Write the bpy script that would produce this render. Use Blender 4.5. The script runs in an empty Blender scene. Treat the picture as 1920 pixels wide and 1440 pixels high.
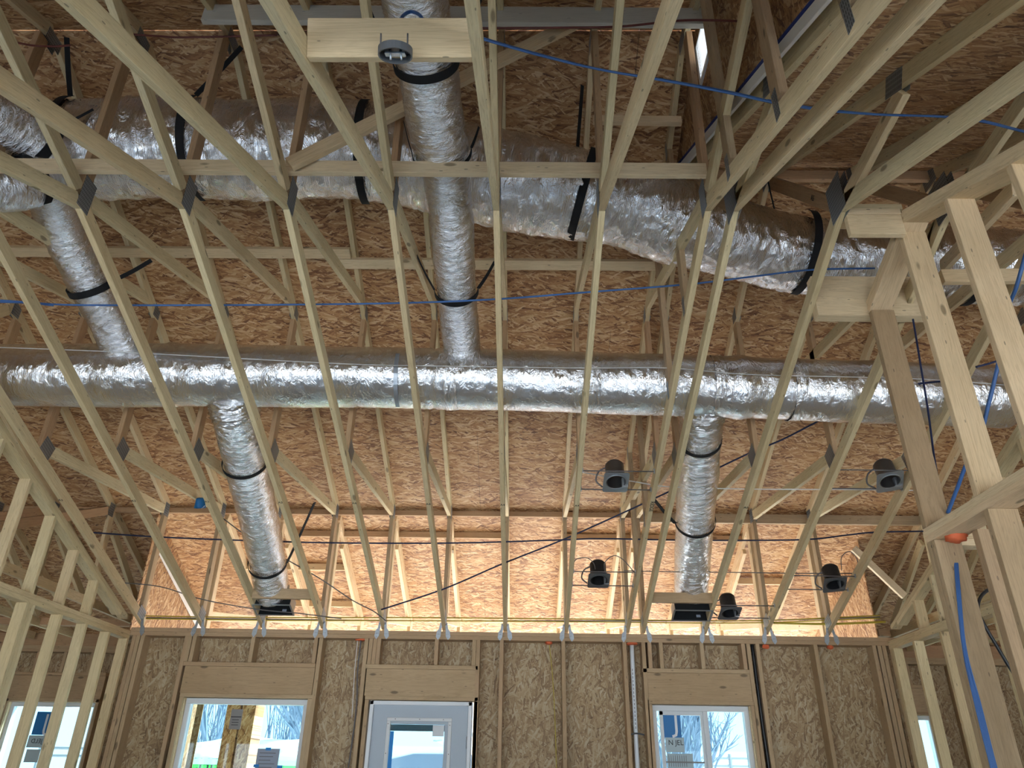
import bpy, bmesh, math, random
from mathutils import Vector, Matrix, noise
random.seed(7)
S = bpy.context.scene
COL = S.collection
PI = math.pi
FLOOR = -1.48            # everything is laid out with the lens at z = 0, then lifted onto the floor

# ------------------------------------------------------------------ camera
F_PX, PITCH, YAW, ROLL = 1397.1, 0.488321, -0.0184826, 0.0169582
cp, sp, cy, sy = math.cos(PITCH), math.sin(PITCH), math.cos(YAW), math.sin(YAW)
FW = Vector((sy*cp, cy*cp, sp)); R0 = Vector((cy, -sy, 0)); D0 = FW.cross(R0)
cr, sr = math.cos(ROLL), math.sin(ROLL)
RT = cr*R0 - sr*D0; DN = sr*R0 + cr*D0
cam_d = bpy.data.cameras.new('camera'); cam = bpy.data.objects.new('camera', cam_d); COL.objects.link(cam)
cam_d.sensor_fit = 'HORIZONTAL'; cam_d.sensor_width = 36; cam_d.lens = F_PX*36/1920
cam_d.clip_start = 0.05; cam_d.clip_end = 400
M3 = Matrix((RT, -DN, -FW)).transposed()
cam.matrix_world = Matrix.Translation((0, 0, -FLOOR)) @ M3.to_4x4()
S.camera = cam

def at(u, v, X=None, Y=None, Z=None):
    """point seen at (u, v) at a known distance"""
    d = FW + RT*((u-960)/F_PX) + DN*((v-720)/F_PX)
    s = X/d.x if X is not None else Y/d.y if Y is not None else Z/d.z
    return d*s

# ------------------------------------------------------------------ world and exposure
S.view_settings.view_transform = 'Standard'; S.view_settings.look = 'None'
S.view_settings.gamma = 1; S.view_settings.use_curve_mapping = False
S.view_settings.exposure = 1.05
W = bpy.data.worlds.new('sky'); S.world = W; W.use_nodes = True
wn = W.node_tree; wn.nodes.clear()
wo = wn.nodes.new('ShaderNodeOutputWorld'); wb = wn.nodes.new('ShaderNodeBackground')
tc = wn.nodes.new('ShaderNodeTexCoord'); sx = wn.nodes.new('ShaderNodeSeparateXYZ'); rp = wn.nodes.new('ShaderNodeValToRGB')
wn.links.new(tc.outputs['Generated'], sx.inputs[0]); wn.links.new(sx.outputs['Z'], rp.inputs[0])
rp.color_ramp.elements[0].position = 0.0; rp.color_ramp.elements[0].color = (0.70, 0.87, 1.0, 1)
rp.color_ramp.elements[1].position = 0.7; rp.color_ramp.elements[1].color = (0.55, 0.75, 1.0, 1)
wn.links.new(rp.outputs[0], wb.inputs[0]); wb.inputs[1].default_value = 1.9
wn.links.new(wb.outputs[0], wo.inputs[0])
sun_d = bpy.data.lights.new('sun', 'SUN'); sun = bpy.data.objects.new('sun', sun_d); COL.objects.link(sun)
sun_d.energy = 13.0; sun_d.angle = 0.15; sun_d.color = (1, 0.95, 0.86)
sun.rotation_euler = (math.radians(42), 0, math.radians(128))

# ------------------------------------------------------------------ materials
def mat(name, col=(0.8, 0.8, 0.8), rough=0.6, metal=0.0, **kw):
    m = bpy.data.materials.new(name); m.use_nodes = True
    b = m.node_tree.nodes['Principled BSDF']
    b.inputs['Base Color'].default_value = (*col, 1); b.inputs['Roughness'].default_value = rough
    b.inputs['Metallic'].default_value = metal
    for k, v in kw.items(): b.inputs[k].default_value = v
    return m
class N:
    def __init__(s, m): s.t = m.node_tree; s.b = s.t.nodes['Principled BSDF']
    def n(s, typ, **kw):
        o = s.t.nodes.new(typ)
        for k, v in kw.items():
            if k.startswith('i_'):
                k = k[2:]; o.inputs[int(k) if k.isdigit() else k.replace('_', ' ')].default_value = v
            else: setattr(o, k, v)
        return o
    def l(s, a, b): s.t.links.new(a, b)
    def ramp(s, fac, stops, interp='LINEAR'):
        r = s.n('ShaderNodeValToRGB'); e = r.color_ramp.elements; r.color_ramp.interpolation = interp
        while len(e) < len(stops): e.new(0.5)
        for i, (p, c) in enumerate(stops): e[i].position = p; e[i].color = (*c, 1)
        s.l(fac, r.inputs[0]); return r.outputs[0]
    def mix(s, f, a, b, mode='MIX'):
        x = s.n('ShaderNodeMix', data_type='RGBA', blend_type=mode)
        for sock, v in ((x.inputs['Factor'], f), (x.inputs['A'], a), (x.inputs['B'], b)):
            if hasattr(v, 'is_linked'): s.l(v, sock)
            elif isinstance(v, tuple): sock.default_value = (*v, 1)
            else: sock.default_value = v
        return x.outputs['Result']
    def math(s, op, a, b=0.0, clamp=False):
        x = s.n('ShaderNodeMath', operation=op, use_clamp=clamp)
        for k, v in ((0, a), (1, b)):
            if hasattr(v, 'is_linked'): s.l(v, x.inputs[k])
            else: x.inputs[k].default_value = v
        return x.outputs[0]
    def bump(s, h, strength, dist):
        x = s.n('ShaderNodeBump', i_Strength=strength, i_Distance=dist); s.l(h, x.inputs['Height']); s.l(x.outputs[0], s.b.inputs['Normal'])

def lumber(name, light, dark, knots=1.0, gray=0.0):
    """sawn softwood: grain runs along each board's own long axis (its local X)"""
    m = mat(name, light, 0.72); g = N(m)
    tc = g.n('ShaderNodeTexCoord'); oi = g.n('ShaderNodeObjectInfo')
    off = g.n('ShaderNodeVectorMath', operation='SCALE'); off.inputs[0].default_value = (17, 31, 23); g.l(oi.outputs['Random'], off.inputs['Scale'])
    ad = g.n('ShaderNodeVectorMath', operation='ADD'); g.l(tc.outputs['Object'], ad.inputs[0]); g.l(off.outputs[0], ad.inputs[1])
    mp = g.n('ShaderNodeMapping'); mp.inputs['Scale'].default_value = (0.9, 16, 16); g.l(ad.outputs[0], mp.inputs[0])
    n1 = g.n('ShaderNodeTexNoise', i_Scale=1.6, i_Detail=5.0, i_Roughness=0.62, i_Distortion=0.6); g.l(mp.outputs[0], n1.inputs['Vector'])
    rings = g.math('FRACT', g.math('MULTIPLY', n1.outputs[0], 9.0))
    rings = g.math('ABSOLUTE', g.math('SUBTRACT', rings, 0.5))
    mp2 = g.n('ShaderNodeMapping'); mp2.inputs['Scale'].default_value = (3, 220, 220); g.l(ad.outputs[0], mp2.inputs[0])
    n2 = g.n('ShaderNodeTexNoise', i_Scale=1.0, i_Detail=3.0); g.l(mp2.outputs[0], n2.inputs['Vector'])
    f = g.math('ADD', g.math('MULTIPLY', rings, 0.75), g.math('MULTIPLY', n2.outputs[0], 0.55))
    c = g.ramp(f, [(0.12, tuple(a*0.45+b*0.55 for a, b in zip(light, dark))), (0.42, light), (0.8, tuple(min(1, a*1.12) for a in light))])
    # per board tint
    tint = g.ramp(oi.outputs['Random'], [(0.0, (1.04, 1.02, 0.96)), (0.35, (1.0, 0.97, 0.88)), (0.6, (0.92, 0.86, 0.76)), (0.8, (1.05, 0.97, 0.9)), (1.0, (0.88, 0.83, 0.74))])
    c = g.mix(1.0, c, tint, 'MULTIPLY')
    # knots
    mk = g.n('ShaderNodeMapping'); mk.inputs['Scale'].default_value = (2.6, 7, 7); g.l(ad.outputs[0], mk.inputs[0])
    vo = g.n('ShaderNodeTexVoronoi', i_Scale=1.0); g.l(mk.outputs[0], vo.inputs['Vector'])
    kn = g.math('MULTIPLY', g.math('SUBTRACT', 0.115, vo.outputs['Distance']), 22.0, True)
    c = g.mix(g.math('MULTIPLY', kn, 0.75*knots), c, tuple(v*0.42 for v in dark))
    mn = g.n('ShaderNodeMapping'); mn.inputs['Scale'].default_value = (7, 24, 24); g.l(ad.outputs[0], mn.inputs[0])
    vn = g.n('ShaderNodeTexVoronoi', i_Scale=1.0); g.l(mn.outputs[0], vn.inputs['Vector'])
    c = g.mix(g.math('MULTIPLY', g.math('LESS_THAN', vn.outputs['Distance'], 0.085), 0.6), c, (0.10, 0.07, 0.05))
    # stains
    n3 = g.n('ShaderNodeTexNoise', i_Scale=2.2, i_Detail=3.0); g.l(ad.outputs[0], n3.inputs['Vector'])
    st = g.ramp(n3.outputs[0], [(0.3, (0.86, 0.84, 0.80)), (0.62, (1, 1, 1))])
    c = g.mix(0.8, c, st, 'MULTIPLY')
    if gray: c = g.mix(gray, c, (0.45, 0.46, 0.45))
    g.l(c, g.b.inputs['Base Color']); g.bump(f, 0.25, 0.0015)
    return m
WOOD = lumber('framing_lumber', (0.70, 0.59, 0.38), (0.44, 0.30, 0.15))
WOODP = lumber('fresh_lumber', (0.76, 0.61, 0.41), (0.50, 0.33, 0.17))
WOODB = lumber('shaded_lumber', (0.47, 0.31, 0.18), (0.26, 0.15, 0.075))  # brown tone carries the shade on members deep in the roof
WOODG = lumber('weathered_lumber', (0.60, 0.55, 0.45), (0.36, 0.30, 0.22), gray=0.45)
WOODS = lumber('stud_lumber', (0.46, 0.34, 0.215), (0.27, 0.18, 0.10))

def osb(name, ax, ang=0.0, bright=1.0, spread=1.0, ramp=0):
    """oriented strand board: three layers of overlapping flakes in the plane given by ax"""
    m = mat(name, (0.5, 0.35, 0.2), 0.62); g = N(m)
    tc = g.n('ShaderNodeTexCoord'); sp_ = g.n('ShaderNodeSeparateXYZ'); g.l(tc.outputs['Object'], sp_.inputs[0])
    cb = g.n('ShaderNodeCombineXYZ'); g.l(sp_.outputs[ax[0]], cb.inputs[0]); g.l(sp_.outputs[ax[1]], cb.inputs[1])
    wz = g.n('ShaderNodeTexNoise', i_Scale=7.0, i_Detail=2.0); g.l(cb.outputs[0], wz.inputs['Vector'])
    ws = g.n('ShaderNodeVectorMath', operation='MULTIPLY_ADD'); g.l(wz.outputs['Color'], ws.inputs[0]); ws.inputs[1].default_value = (0.016, 0.016, 0); g.l(cb.outputs[0], ws.inputs[2])
    pri = None; val = None; dist = None
    for k, (a, sc_) in enumerate(((6, (7.5, 66, 1)), (-17, (8.5, 54, 1)), (24, (10, 80, 1)), (-42, (11, 64, 1)), (55, (13, 72, 1)))):
        ro = g.n('ShaderNodeMapping', vector_type='TEXTURE'); ro.inputs['Rotation'].default_value = (0, 0, math.radians(a*spread+ang)); ro.inputs['Location'].default_value = (k*3.1, k*1.7, 0)
        g.l(ws.outputs[0], ro.inputs[0])
        sc = g.n('ShaderNodeMapping'); sc.inputs['Scale'].default_value = sc_; g.l(ro.outputs[0], sc.inputs[0])
        vo = g.n('ShaderNodeTexVoronoi', voronoi_dimensions='2D', i_Scale=1.0); g.l(sc.outputs[0], vo.inputs['Vector'])
        se = g.n('ShaderNodeSeparateColor'); g.l(vo.outputs['Color'], se.inputs[0])
        pk = g.math('MULTIPLY', g.math('SUBTRACT', se.outputs[0], g.math('MULTIPLY', vo.outputs['Distance'], 0.35)), 1.0 if k < 3 else 0.86)
        if pri is None: pri, val, dist = pk, se.outputs[1], vo.outputs['Distance']; last = sc
        else:
            gt = g.math('GREATER_THAN', pk, pri)
            def mx(a_, b_):
                x = g.n('ShaderNodeMix', data_type='FLOAT'); g.l(gt, x.inputs[0]); g.l(a_, x.inputs[2]); g.l(b_, x.inputs[3]); return x.outputs[0]
            pri, val, dist = mx(pri, pk), mx(val, se.outputs[1]), mx(dist, vo.outputs['Distance'])
    fb = g.n('ShaderNodeTexNoise', i_Scale=1.3, i_Detail=4.0, i_Roughness=0.7); g.l(last.outputs[0], fb.inputs['Vector'])
    v2 = g.math('ADD', g.math('MULTIPLY', val, 0.75), g.math('MULTIPLY', fb.outputs[0], 0.5))
    v2 = g.math('SUBTRACT', v2, g.math('MULTIPLY', dist, 0.22))
    B = bright
    if ramp: c = g.ramp(v2, [(0.02, (0.12*B, 0.07*B, 0.04*B)), (0.18, (0.30*B, 0.185*B, 0.09*B)), (0.45, (0.47*B, 0.32*B, 0.165*B)), (0.70, (0.58*B, 0.43*B, 0.24*B)), (0.95, (0.66*B, 0.55*B, 0.37*B))])
    else: c = g.ramp(v2, [(0.06, (0.085*B, 0.032*B, 0.018*B)), (0.22, (0.25*B, 0.11*B, 0.045*B)), (0.42, (0.44*B, 0.225*B, 0.09*B)), (0.66, (0.56*B, 0.33*B, 0.15*B)), (0.95, (0.74*B, 0.53*B, 0.31*B))])
    bl = g.n('ShaderNodeTexNoise', i_Scale=1.1, i_Detail=2.0); g.l(cb.outputs[0], bl.inputs['Vector'])
    c = g.mix(0.7, c, g.ramp(bl.outputs[0], [(0.35, (0.86, 0.80, 0.76)), (0.65, (1.0, 1.0, 1.0))]), 'MULTIPLY')
    g.l(c, g.b.inputs['Base Color']); g.bump(v2, 0.5, 0.003)
    return m
OSB_ROOF = osb('roof_strand_board', ('X', 'Y'), 0, 1.0, 0.8)
OSB_WALL = osb('wall_strand_board', ('X', 'Z'), 75, 0.76, 1.35, 1)
OSB_SIDE = osb('gable_strand_board', ('Y', 'Z'), 65, 0.85, 1.0)

def foil(name, along=(60, 10, 10), crush=1.0, rough=0.2):
    m = mat(name, (0.88, 0.89, 0.91), rough, 1.0); g = N(m)
    uv = g.n('ShaderNodeUVMap')
    mp = g.n('ShaderNodeMapping'); mp.inputs['Scale'].default_value = along; g.l(uv.outputs[0], mp.inputs[0])
    n1 = g.n('ShaderNodeTexNoise', i_Scale=1.0, i_Detail=6.0, i_Roughness=0.6, i_Distortion=0.8); g.l(mp.outputs[0], n1.inputs['Vector'])
    rid = g.math('ABSOLUTE', g.math('SUBTRACT', n1.outputs[0], 0.5))
    mp2 = g.n('ShaderNodeMapping'); mp2.inputs['Scale'].default_value = tuple(v*0.33 for v in along); g.l(uv.outputs[0], mp2.inputs[0])
    vo = g.n('ShaderNodeTexVoronoi', feature='SMOOTH_F1', i_Scale=1.0); g.l(mp2.outputs[0], vo.inputs['Vector'])
    # reinforcing scrim grid pressed into the facing
    wv = g.n('ShaderNodeTexWave', wave_type='BANDS', bands_direction='X', i_Scale=22.0); g.l(uv.outputs[0], wv.inputs['Vector'])
    h = g.math('ADD', g.math('MULTIPLY', rid, 1.5), g.math('MULTIPLY', vo.outputs['Distance'], 0.5))
    h = g.math('ADD', h, g.math('MULTIPLY', wv.outputs[0], 0.03))
    g.bump(h, 0.8*crush, 0.02)
    nr = g.n('ShaderNodeTexNoise', i_Scale=2.0, i_Detail=2.0); g.l(uv.outputs[0], nr.inputs['Vector'])
    g.l(g.math('ADD', g.math('MULTIPLY', nr.outputs[0], 0.14), rough-0.05), g.b.inputs['Roughness'])
    return m
FOIL = foil('foil_insulation_smooth', (20, 13, 13), 0.62, 0.11)
FOILX = foil('foil_insulation_crumpled', (15, 7, 7), 1.3, 0.10)
FOILF = foil('foil_flexible_duct', (32, 11, 11), 1.15, 0.10)

GALV = mat('galvanized_steel', (0.42, 0.46, 0.50), 0.42, 0.85)
def plate_mat():
    m = mat('truss_plate_steel', (0.22, 0.24, 0.25), 0.5, 0.75); g = N(m)
    tc = g.n('ShaderNodeTexCoord'); sp_ = g.n('ShaderNodeSeparateXYZ'); g.l(tc.outputs['Object'], sp_.inputs[0])
    a = g.math('SINE', g.math('MULTIPLY', sp_.outputs['Y'], 520.0)); b = g.math('SINE', g.math('MULTIPLY', sp_.outputs['Z'], 260.0))
    t = g.math('GREATER_THAN', g.math('MULTIPLY', a, g.math('ADD', g.math('MULTIPLY', b, 0.5), 0.6)), 0.25)
    g.l(g.mix(t, (0.30, 0.32, 0.33), (0.09, 0.095, 0.10)), g.b.inputs['Base Color'])
    return m
PLATE = plate_mat()
BLACK = mat('black_webbing', (0.006, 0.006, 0.007), 0.8)
BLACKP = mat('black_plastic', (0.012, 0.013, 0.015), 0.4)
DARKIN = mat('black_duct_liner', (0.004, 0.005, 0.006), 0.9)
BLUE = mat('blue_cable', (0.045, 0.13, 0.34), 0.45)
NAVY = mat('navy_cable', (0.012, 0.02, 0.07), 0.5)
REDC = mat('red_brown_cable', (0.12, 0.022, 0.014), 0.5)
YEL = mat('yellow_cable', (0.50, 0.38, 0.04), 0.5)
GREYC = mat('grey_cable', (0.13, 0.12, 0.12), 0.5)
WHITEC = mat('white_string', (0.75, 0.72, 0.68), 0.6)
WHITEP = mat('white_plastic', (0.72, 0.75, 0.78), 0.45)
VINYL = mat('white_vinyl_frame', (0.66, 0.68, 0.69), 0.5)
DOORP = mat('primed_steel_door', (0.40, 0.46, 0.52), 0.45)
CAULK = mat('orange_fire_sealant', (0.75, 0.16, 0.06), 0.7)
GREYB = mat('grey_electrical_box', (0.10, 0.105, 0.11), 0.45)
CANM = mat('can_housing_steel', (0.20, 0.20, 0.20), 0.35, 0.9)
INK = mat('black_ink', (0.012, 0.012, 0.014), 0.7)
STICKB = mat('blue_sticker', (0.01, 0.16, 0.42), 0.5)
STICKL = mat('pale_sticker', (0.42, 0.52, 0.55), 0.6)
PAPER = mat('grey_paper', (0.30, 0.34, 0.42), 0.7)
TAPE = mat('blue_painters_tape', (0.01, 0.22, 0.60), 0.6)
SNOW = mat('snow', (0.9, 0.93, 0.97), 0.8)
BARK = mat('hazy_bark', (0.18, 0.22, 0.28), 0.9)  # bark colour paled towards blue to imitate overexposed haze
LIME = mat('lime_green_paint', (0.10, 0.80, 0.12), 0.4)
CARW = mat('white_car_paint', (0.85, 0.9, 0.92), 0.25)
CARG = mat('dark_car_glass', (0.10, 0.16, 0.24), 0.1)
FELT = mat('roof_underlayment', (0.05, 0.05, 0.055), 0.9)
LINEB = mat('blue_tape_line', (0.01, 0.035, 0.22), 0.6)
SUBF = mat('pale_concrete_floor', (0.66, 0.68, 0.70), 0.55)
GREYP = mat('grey_brown_paint', (0.25, 0.24, 0.23), 0.8)
def glass_mat():
    m = bpy.data.materials.new('window_glass'); m.use_nodes = True; t = m.node_tree; t.nodes.clear()
    o = t.nodes.new('ShaderNodeOutputMaterial'); mx = t.nodes.new('ShaderNodeMixShader'); tr = t.nodes.new('ShaderNodeBsdfTransparent'); gl = t.nodes.new('ShaderNodeBsdfGlossy')
    tr.inputs[0].default_value = (0.60, 0.74, 0.78, 1); gl.inputs['Roughness'].default_value = 0.02; mx.inputs[0].default_value = 0.05
    t.links.new(tr.outputs[0], mx.inputs[1]); t.links.new(gl.outputs[0], mx.inputs[2]); t.links.new(mx.outputs[0], o.inputs[0]); return m
GLASS = glass_mat()

# ------------------------------------------------------------------ helpers
ROOT = []
def link(o, parent=None, M=None):
    COL.objects.link(o)
    if parent is None: ROOT.append(o); o.matrix_basis = M if M is not None else Matrix()
    else:
        o.parent = parent; pw = parent
        T = Matrix()
        while pw is not None: T = pw.matrix_basis @ T; pw = pw.parent
        o.matrix_basis = T.inverted() @ (M if M is not None else Matrix())
    return o
def tag(o, label, cat, group=None, kind=None):
    if label: o['label'] = label
    if cat: o['category'] = cat
    if group: o['group'] = group
    if kind: o['kind'] = kind
    return o
def empty(name, loc, label=None, cat=None, group=None, kind=None):
    o = bpy.data.objects.new(name, None); o.empty_display_size = 0.1
    link(o, None, Matrix.Translation(loc)); return tag(o, label, cat, group, kind)
def mesh_obj(name, bm, m, parent=None, M=None, smooth=False):
    me = bpy.data.meshes.new(name); bm.to_mesh(me); bm.free()
    if smooth:
        for p in me.polygons: p.use_smooth = True
    for k in (m if isinstance(m, (list, tuple)) else [m]): me.materials.append(k)
    return link(bpy.data.objects.new(name, me), parent, M)
def frame(A, B, tdir):
    x = (B-A).normalized(); y = (tdir - x*tdir.dot(x)).normalized(); z = x.cross(y)
    if z.z < -1e-4 or (abs(z.z) <= 1e-4 and z.y > 0): y = -y; z = -z
    return x, y, z
def box_bm(bm, a, b, bev=0.0):
    vs = [bm.verts.new((x, y, z)) for x in (a[0], b[0]) for y in (a[1], b[1]) for z in (a[2], b[2])]
    for q in ((0, 1, 3, 2), (4, 6, 7, 5), (0, 4, 5, 1), (2, 3, 7, 6), (0, 2, 6, 4), (1, 5, 7, 3)): bm.faces.new([vs[i] for i in q])
    return vs
def fin(bm, bev):
    bmesh.ops.recalc_face_normals(bm, faces=bm.faces)
    if bev: bmesh.ops.bevel(bm, geom=list(bm.edges), offset=bev, segments=1, affect='EDGES')
T2, D4, D6, D10 = 0.038, 0.089, 0.140, 0.235
def plank(name, A, B, d=D4, t=T2, tdir=(1, 0, 0), m=None, parent=None, edge=None, ca=(0, 0), cb=(0, 0), bev=0.002):
    """board from A to B; t thick along tdir, d deep; edge 'low'/'high': A-B is that edge; ca/cb: end trims (bottom, top)"""
    A = Vector(A); B = Vector(B); x, y, z = frame(A, B, Vector(tdir))
    if edge == 'low': A = A+z*d/2; B = B+z*d/2
    if edge == 'high': A = A-z*d/2; B = B-z*d/2
    L = (B-A).length
    bm = bmesh.new(); vs = box_bm(bm, (0, -t/2, -d/2), (L, t/2, d/2))
    for v in vs:
        k = 1 if v.co.z > 0 else 0
        if v.co.x < L/2: v.co.x += ca[k]
        else: v.co.x += cb[k]
    fin(bm, bev)
    M = Matrix((x, y, z)).transposed().to_4x4(); M.translation = A
    return mesh_obj(name, bm, m or WOOD, parent, M)
def box(name, a, b, m, parent=None, bev=0.002, rot=None):
    a = Vector(a); b = Vector(b); c = (a+b)/2; h = (b-a)/2
    bm = bmesh.new(); box_bm(bm, -h, h); fin(bm, bev)
    M = Matrix.Translation(c)
    if rot is not None: M = M @ rot
    return mesh_obj(name, bm, m, parent, M)
def prism(name, poly, axis, lo, hi, m, parent=None):
    """polygon in the plane across axis ('X': y,z pairs; 'Y': x,z pairs) given thickness lo..hi"""
    bm = bmesh.new()
    def P(p, k): return (k, p[0], p[1]) if axis == 'X' else (p[0], k, p[1])
    a = [bm.verts.new(P(p, lo)) for p in poly]; b = [bm.verts.new(P(p, hi)) for p in poly]
    bm.faces.new(a); bm.faces.new(b[::-1]); n = len(poly)
    for i in range(n): bm.faces.new((a[i], a[(i+1) % n], b[(i+1) % n], b[i]))
    bmesh.ops.recalc_face_normals(bm, faces=bm.faces)
    return mesh_obj(name, bm, m, parent)
def spline(pts, n=12):
    """Catmull-Rom through pts"""
    P = [Vector(p) for p in pts]
    if len(P) == 2: return [P[0].lerp(P[1], i/n) for i in range(n+1)]
    P = [P[0]*2-P[1]]+P+[P[-1]*2-P[-2]]; out = []
    for i in range(1, len(P)-2):
        a, b, c, d = P[i-1:i+3]
        for k in range(n):
            t = k/n; out.append(0.5*((2*b)+(c-a)*t+(2*a-5*b+4*c-d)*t*t+(3*b-a-3*c+d)*t**3))
    out.append(P[-2]); return out
def tube_bm(bm, path, rad, seg=8, cap=True, disp=None, uv=None, up=Vector((0, 0, 1))):
    rings = []; L = 0; prev = None; n = len(path); nrm = None
    for i, p in enumerate(path):
        tg = (path[min(i+1, n-1)]-path[max(i-1, 0)]).normalized()
        if nrm is None:
            nrm = (up-tg*up.dot(tg))
            if nrm.length < 1e-3: nrm = Vector((1, 0, 0))-tg*tg.x
        else: nrm = nrm-tg*nrm.dot(tg)
        nrm.normalize(); bn = tg.cross(nrm)
        if prev is not None: L += (p-prev).length
        prev = p; r0 = rad(i/(n-1)) if callable(rad) else rad
        ring = []
        for k in range(seg):
            a = 2*PI*k/seg; dr = disp(L, a, p) if disp else 0
            v = bm.verts.new(p+(nrm*math.cos(a)+bn*math.sin(a))*(r0+dr)); ring.append((v, L, k/seg*2*PI*r0))
        rings.append(ring)
    for i in range(n-1):
        for k in range(seg):
            k2 = (k+1) % seg
            f = bm.faces.new((rings[i][k][0], rings[i][k2][0], rings[i+1][k2][0], rings[i+1][k][0]))
            if uv:
                r = rings[i][1][2]*seg
                for lp, (u_, v_) in zip(f.loops, ((rings[i][0][1], k), (rings[i][0][1], k+1), (rings[i+1][0][1], k+1), (rings[i+1][0][1], k))): lp[uv].uv = (u_, v_/seg*r)
    if cap: bm.faces.new([q[0] for q in rings[0]][::-1]); bm.faces.new([q[0] for q in rings[-1]])
def cable(name, pts, r, m, parent=None, n=10, seg=6, closed=False):
    bm = bmesh.new(); tube_bm(bm, spline(pts, n), r, seg)
    return mesh_obj(name, bm, m, parent, smooth=True)
def ribbon(name, pts, wdir, w, th, m, parent=None, n=8, smooth_path=True):
    path = spline(pts, n) if smooth_path else [Vector(p) for p in pts]; wd = Vector(wdir).normalized(); bm = bmesh.new(); rings = []
    for i, p in enumerate(path):
        tg = (path[min(i+1, len(path)-1)]-path[max(i-1, 0)]).normalized(); w_ = (wd-tg*wd.dot(tg)).normalized(); nn = tg.cross(w_)
        rings.append([bm.verts.new(p+w_*a*w/2+nn*b*th/2) for a, b in ((-1, -1), (1, -1), (1, 1), (-1, 1))])
    for a, b in zip(rings, rings[1:]):
        for k in range(4): bm.faces.new((a[k], a[(k+1) % 4], b[(k+1) % 4], b[k]))
    bm.faces.new(rings[0][::-1]); bm.faces.new(rings[-1]); return mesh_obj(name, bm, m, parent)
def copy_tree(o, parent=None, loc=None):
    c = o.copy(); COL.objects.link(c); c.parent = parent
    if parent is None: ROOT.append(c)
    if loc is not None: c.matrix_basis = Matrix.Translation(loc)
    for ch in list(o.children): copy_tree(ch, c)
    return c
def text(name, s, size, M, m, parent, ext=0.0006):
    cu = bpy.data.curves.new(name, 'FONT'); cu.body = s; cu.size = size; cu.extrude = ext; cu.align_x = 'CENTER'; cu.align_y = 'CENTER'; cu.resolution_u = 2
    tmp = bpy.data.objects.new(name, cu); COL.objects.link(tmp); dg = bpy.context.evaluated_depsgraph_get()
    me = bpy.data.meshes.new_from_object(tmp.evaluated_get(dg)); bpy.data.objects.remove(tmp)
    me.materials.clear(); me.materials.append(m)
    return link(bpy.data.objects.new(name, me), parent, M)
def basis(x, y, loc):
    x = Vector(x).normalized(); y = Vector(y).normalized(); M = Matrix((x, y, x.cross(y))).transposed().to_4x4(); M.translation = Vector(loc); return M

# ------------------------------------------------------------------ measured framing lines (all in the truss plane)
TX = [-3.83, -3.22, -2.61, -2.00, -1.39, -0.78, -0.169, 0.441, 1.05, 1.208, 1.818, 2.428, 3.037]
YW = 7.67; YPK = 3.33; ZPK = 2.904
def zc_far(y): return 2.904-(y-YPK)*0.361          # ceiling side of the bottom chord, far half
def zc_near(y): return 2.904-(YPK-y)*0.455
def zt_far(y): return 5.853-0.437*y                # underside of the top chord
def zr_far(y): return 5.952-0.437*y                # underside of the roof sheathing
def zt_near(y): return 2.934+0.437*y
def zr_near(y): return 3.032+0.437*y
def zt_low(y): return 1.50+0.589*y                 # the lower roof right of the girder truss
def zr_low(y): return 1.603+0.589*y

# ------------------------------------------------------------------ roof deck
def deck(name, xa, xb, y0, y1, zf, step, joints, seed):
    """strand board sheets laid with 3 mm gaps, one mesh"""
    bm = bmesh.new(); rnd = random.Random(seed); k = 0; y = y0; sg = 1 if y1 > y0 else -1
    while (y1-y)*sg > 0.02:
        yb = y+sg*min(step, abs(y1-y)); a, b = sorted((y, yb)); a += 0.0012; b -= 0.0012
        x = xa; first = True
        while x < xb-0.02:
            x2 = min(xb, x+(1.22 if (first and k % 2) else 2.44)); first = False
            q = [(x+0.0012, a, zf(a)), (x2-0.0012, a, zf(a)), (x2-0.0012, b, zf(b)), (x+0.0012, b, zf(b))]
            lo = [bm.verts.new(p) for p in q]; hi = [bm.verts.new((p[0], p[1], p[2]+0.013)) for p in q]
            bm.faces.new(lo[::-1]); bm.faces.new(hi)
            for i in range(4): bm.faces.new((lo[i], lo[(i+1) % 4], hi[(i+1) % 4], hi[i]))
            x = x2
        y = yb; k += 1
    bmesh.ops.recalc_face_normals(bm, faces=bm.faces)
    return tag(mesh_obj(name, bm, OSB_ROOF), None, None, kind='structure')
XG = 1.135
YR2 = 4.245
deck('ceiling', -9.0, XG+0.02, 3.3412, 10.0, zr_far, 1.12, 1, 1)
deck('ceiling', XG+0.02, 8.5, YR2, 10.0, zr_far, 1.12, 1, 2)
deck('ceiling', -9.0, XG+0.012, 3.3388, -1.6, zr_near, 1.12, 1, 3)
deck('ceiling', XG, 8.5, YR2-0.003, -1.6, zr_low, 1.12, 1, 4)
def skin(name, xa, xb, ya, yb, zf, off):
    bm = bmesh.new(); q = [(xa, ya), (xb, ya), (xb, yb), (xa, yb)]
    lo = [bm.verts.new((x, y, zf(y)+off)) for x, y in q]; hi = [bm.verts.new((x, y, zf(y)+off+0.006)) for x, y in q]
    bm.faces.new(lo); bm.faces.new(hi[::-1])
    for i in range(4): bm.faces.new((lo[i], lo[(i+1) % 4], hi[(i+1) % 4], hi[i]))
    bmesh.ops.recalc_face_normals(bm, faces=bm.faces)
    return tag(mesh_obj(name, bm, FELT), None, None, kind='structure')
skin('ceiling', -9.0, XG, 3.352, 10.05, zr_far, 0.016); skin('ceiling', XG, 8.5, YR2, 10.05, zr_far, 0.016)
skin('ceiling', -9.0, XG, -1.7, 3.330, zr_near, 0.016); skin('ceiling', XG+0.03, 8.5, -1.7, YR2-0.02, zr_low, 0.016)

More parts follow.
